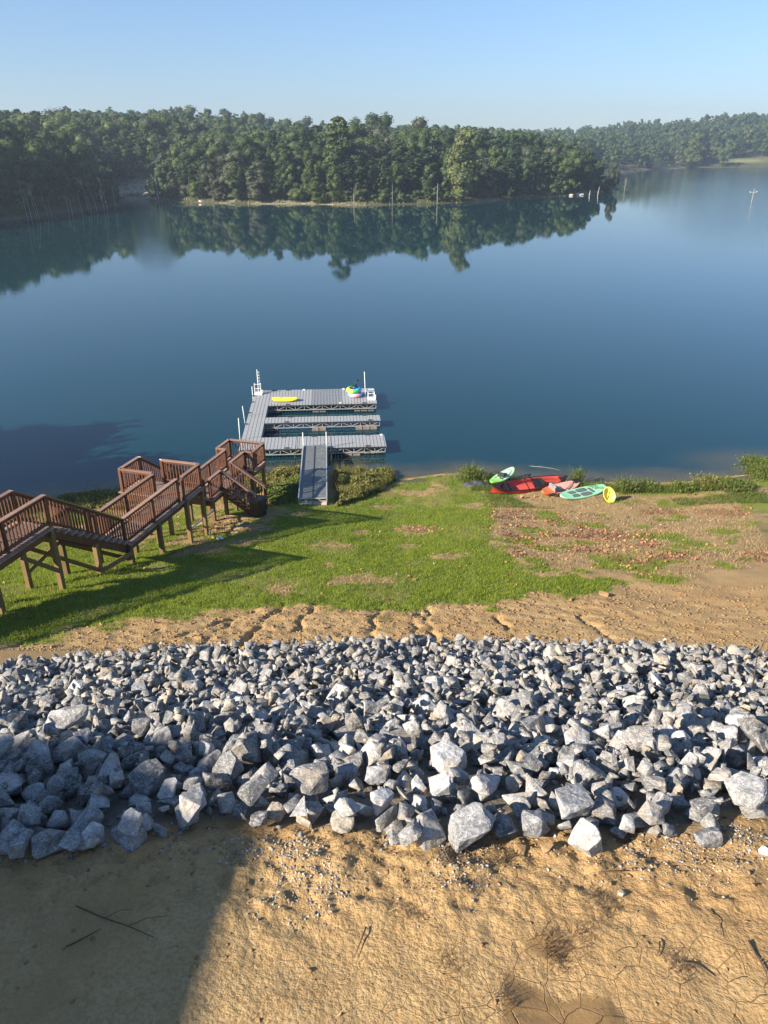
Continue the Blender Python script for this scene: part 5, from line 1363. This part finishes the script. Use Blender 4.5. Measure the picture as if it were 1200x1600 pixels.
V, F = cardgrass(np.stack([x, y, z], 1)[k], .07, .018, 1.8, gg); tag(link('dry_grass', np_mesh('dry_grass', V, F, M['straw'])), kind='stuff')
# fallen leaves
k = np.where((gg.uniform(size=len(x)) < l_*.06+.0012*d_))[0]; P = np.stack([x, y, z+.02], 1)[k]; n_ = len(P)
N = gg.normal(0, .5, (n_, 3))+np.array([0, 0, 1]); V, F = leaf_cards(P, N, .085, gg)
t = NT('fallen_leaf'); r_ = t.island(); t.fin(t.ramp(r_, [(0., (.15, .06, .028)), (.5, (.30, .13, .06)), (1., (.45, .24, .12))]), .8); tag(link('fallen_leaves', np_mesh('fallen_leaves', V, F, t.m)), kind='stuff')
# weeds along the shore
def weeds(name, polys, n, h, wdt, mat, lean=.5, hv=None):
    P = []
    for poly in polys:
        us = [q[0] for q in poly]; vs = [q[1] for q in poly]
        W = np.array([atz(u, v, 0)[:2] for u, v in poly]); x0, x1, y0, y1 = W[:, 0].min(), W[:, 0].max(), W[:, 1].min(), W[:, 1].max()
        x = gg.uniform(x0, x1, n); y = gg.uniform(y0, y1, n); z = np.maximum(hgt(x, y), -.15); u, v = proj(x, y, z)
        m = polysd(u, v, poly)+(fbm(x*1.5, y*1.5, 3, 161)-.5)*9 > 0; P.append(np.stack([x, y, z], 1)[m])
    P = np.vstack(P); c = .55+.9*fbm(P[:, 0]*1.6, P[:, 1]*1.6, 3, 171)
    V, F = cardgrass(P, h, wdt, lean, gg); V = V.reshape(-1, 3, 3); V[:, 2, 2] = P[:, 2]+(V[:, 2, 2]-P[:, 2])*c
    tag(link(name, np_mesh(name, V.reshape(-1, 3), F, M[mat])), kind='stuff')
    return P
RW = [(522, 742), (545, 737), (580, 738), (612, 740), (618, 748), (600, 765), (570, 778), (545, 788), (526, 792)]
def leafy(name, poly, n, h, mat):
    W = np.array([ground_at(u, v)[:2] for u, v in poly]); x = gg.uniform(W[:, 0].min(), W[:, 0].max(), n); y = gg.uniform(W[:, 1].min(), W[:, 1].max()+.5, n); z = np.maximum(hgt(x, y), -.05)
    u, v = proj(x, y, z); m = polysd(u, v, poly)+(fbm(x*2, y*2, 3, 163)-.5)*8 > 0; x, y, z = x[m], y[m], z[m]
    hh = h*(.25+1.5*fbm(x*1.1, y*1.1, 3, 175)**1.3)*(.35+.65*sstep(-2, 14, polysd(u[m], v[m], poly)+(fbm(x*3, y*3, 3, 177)-.5)*14)); t_ = gg.uniform(0, 1, len(x))**.7
    P = np.stack([x, y, z+hh*t_], 1); V, F = leaf_cards(P, gg.normal(0, 1, (len(P), 3))+np.array([-.5, -.4, .6]), .085, gg)
    tag(link(name, np_mesh(name, V, F, M[mat])), kind='stuff')
leafy('tall_shore_weeds', RW, 60000, .62, 'reed'); weeds('weed_stems', [RW], 7000, .60, .02, 'reed', .3)
LW = [(80, 782), (100, 776), (160, 768), (200, 765), (250, 765), (330, 752), (400, 748), (436, 735), (468, 731), (468, 741), (450, 745), (440, 757), (400, 770), (340, 780), (250, 792), (190, 796), (60, 796), (-200, 830), (-200, 808)]
leafy('left_shore_weeds', LW, 90000, .42, 'reed'); weeds('left_shore_grass', [LW], 26000, .38, .02, 'reed', .6)
leafy('inlet_weeds', [(410, 752), (468, 740), (468, 785), (430, 790), (412, 775)], 14000, .14, 'weed')
CW = [(728, 745), (745, 740), (775, 746), (800, 748), (850, 755), (900, 757), (960, 760), (1010, 760), (1060, 764), (1075, 768), (1010, 775), (950, 773), (905, 766), (850, 762), (770, 758), (735, 752)]
weeds('shore_grass', [CW, [(1075, 770), (1085, 757), (1120, 752), (1172, 760), (1170, 770), (1120, 774)]], 26000, .30, .022, 'weed', .6)
weeds('low_bank_grass', [[(755, 762), (830, 790), (900, 800), (850, 812), (760, 790)], [(730, 742), (765, 752), (770, 775), (735, 770)], [(1040, 780), (1200, 770), (1200, 800), (1060, 800)]], 9000, .16, .02, 'weed', .9)
def weed_plant(u, v, h, sp, n, lab, mat='weed', cat='plant'):
    p = ground_at(u, v); q = gg.normal(0, sp, (n, 2)); P = np.column_stack([q, np.zeros(n)])
    V, F = cardgrass(P, h, .03, .7, gg); Pl = P+np.column_stack([gg.normal(0, sp*.5, (n, 2)), gg.uniform(.1, 1, n)*h*.9]); V2, F2 = leaf_cards(Pl, gg.normal(0, 1, (n, 3))+np.array([0, 0, 1]), .08, gg)
    V2t = V2; T2 = np.vstack([F2[:, [0, 1, 2]], F2[:, [0, 2, 3]]])+len(V)
    o = tag(link('leafy_weed', np_mesh('leafy_weed', np.vstack([V, V2t]), np.vstack([F, T2]), M[mat])), lab, cat); o.location = (p[0], p[1], max(p[2], 0)); return o
weed_plant(736, 749, .85, .28, 420, 'bushy green weed clump behind the dark tarpaulin')
weed_plant(1145, 766, .52, .38, 700, 'bright green bushy plant at the right end of the shore grass')
weed_plant(1105, 762, .65, .35, 420, 'brownish tall grass clump left of the bright green plant on the right', 'reed')
weed_plant(902, 758, .95, .10, 160, 'tall pale-topped weed standing behind the paddle board')
weed_plant(975, 768, .7, .22, 300, 'grassy clump right of the yellow bowl-shaped float')
weed_plant(1065, 768, .55, .25, 300, 'grassy clump midway along the right shore')
weed_plant(1010, 765, .6, .22, 260, 'thin grassy clump between the yellow float and the right shore clump')
weed_plant(1192, 742, .45, .45, 800, 'low yellow-green weed bed in the water at the right edge')
weed_plant(1183, 724, .35, .35, 500, 'smaller weed patch in the water farther out at the right edge')
weed_plant(408, 742, .5, .10, 200, 'small yellow-green weed at the corner post of the end platform')

# ------------------------------------------------------------------ haze
t = NT('haze'); t.t.nodes.remove(t.b); vp = t.n('ShaderNodeVolumePrincipled'); vp.inputs['Color'].default_value = (.70, .84, 1, 1)
vp.inputs['Density'].default_value = HAZE; vp.inputs['Anisotropy'].default_value = .3; t.l(vp.outputs[0], t.out.inputs['Volume'])
if HAZE > 0:
    o = MB().box((0, 130, 35), (2700, 2760, 84)).build('haze', t.m, None, kind='stuff')
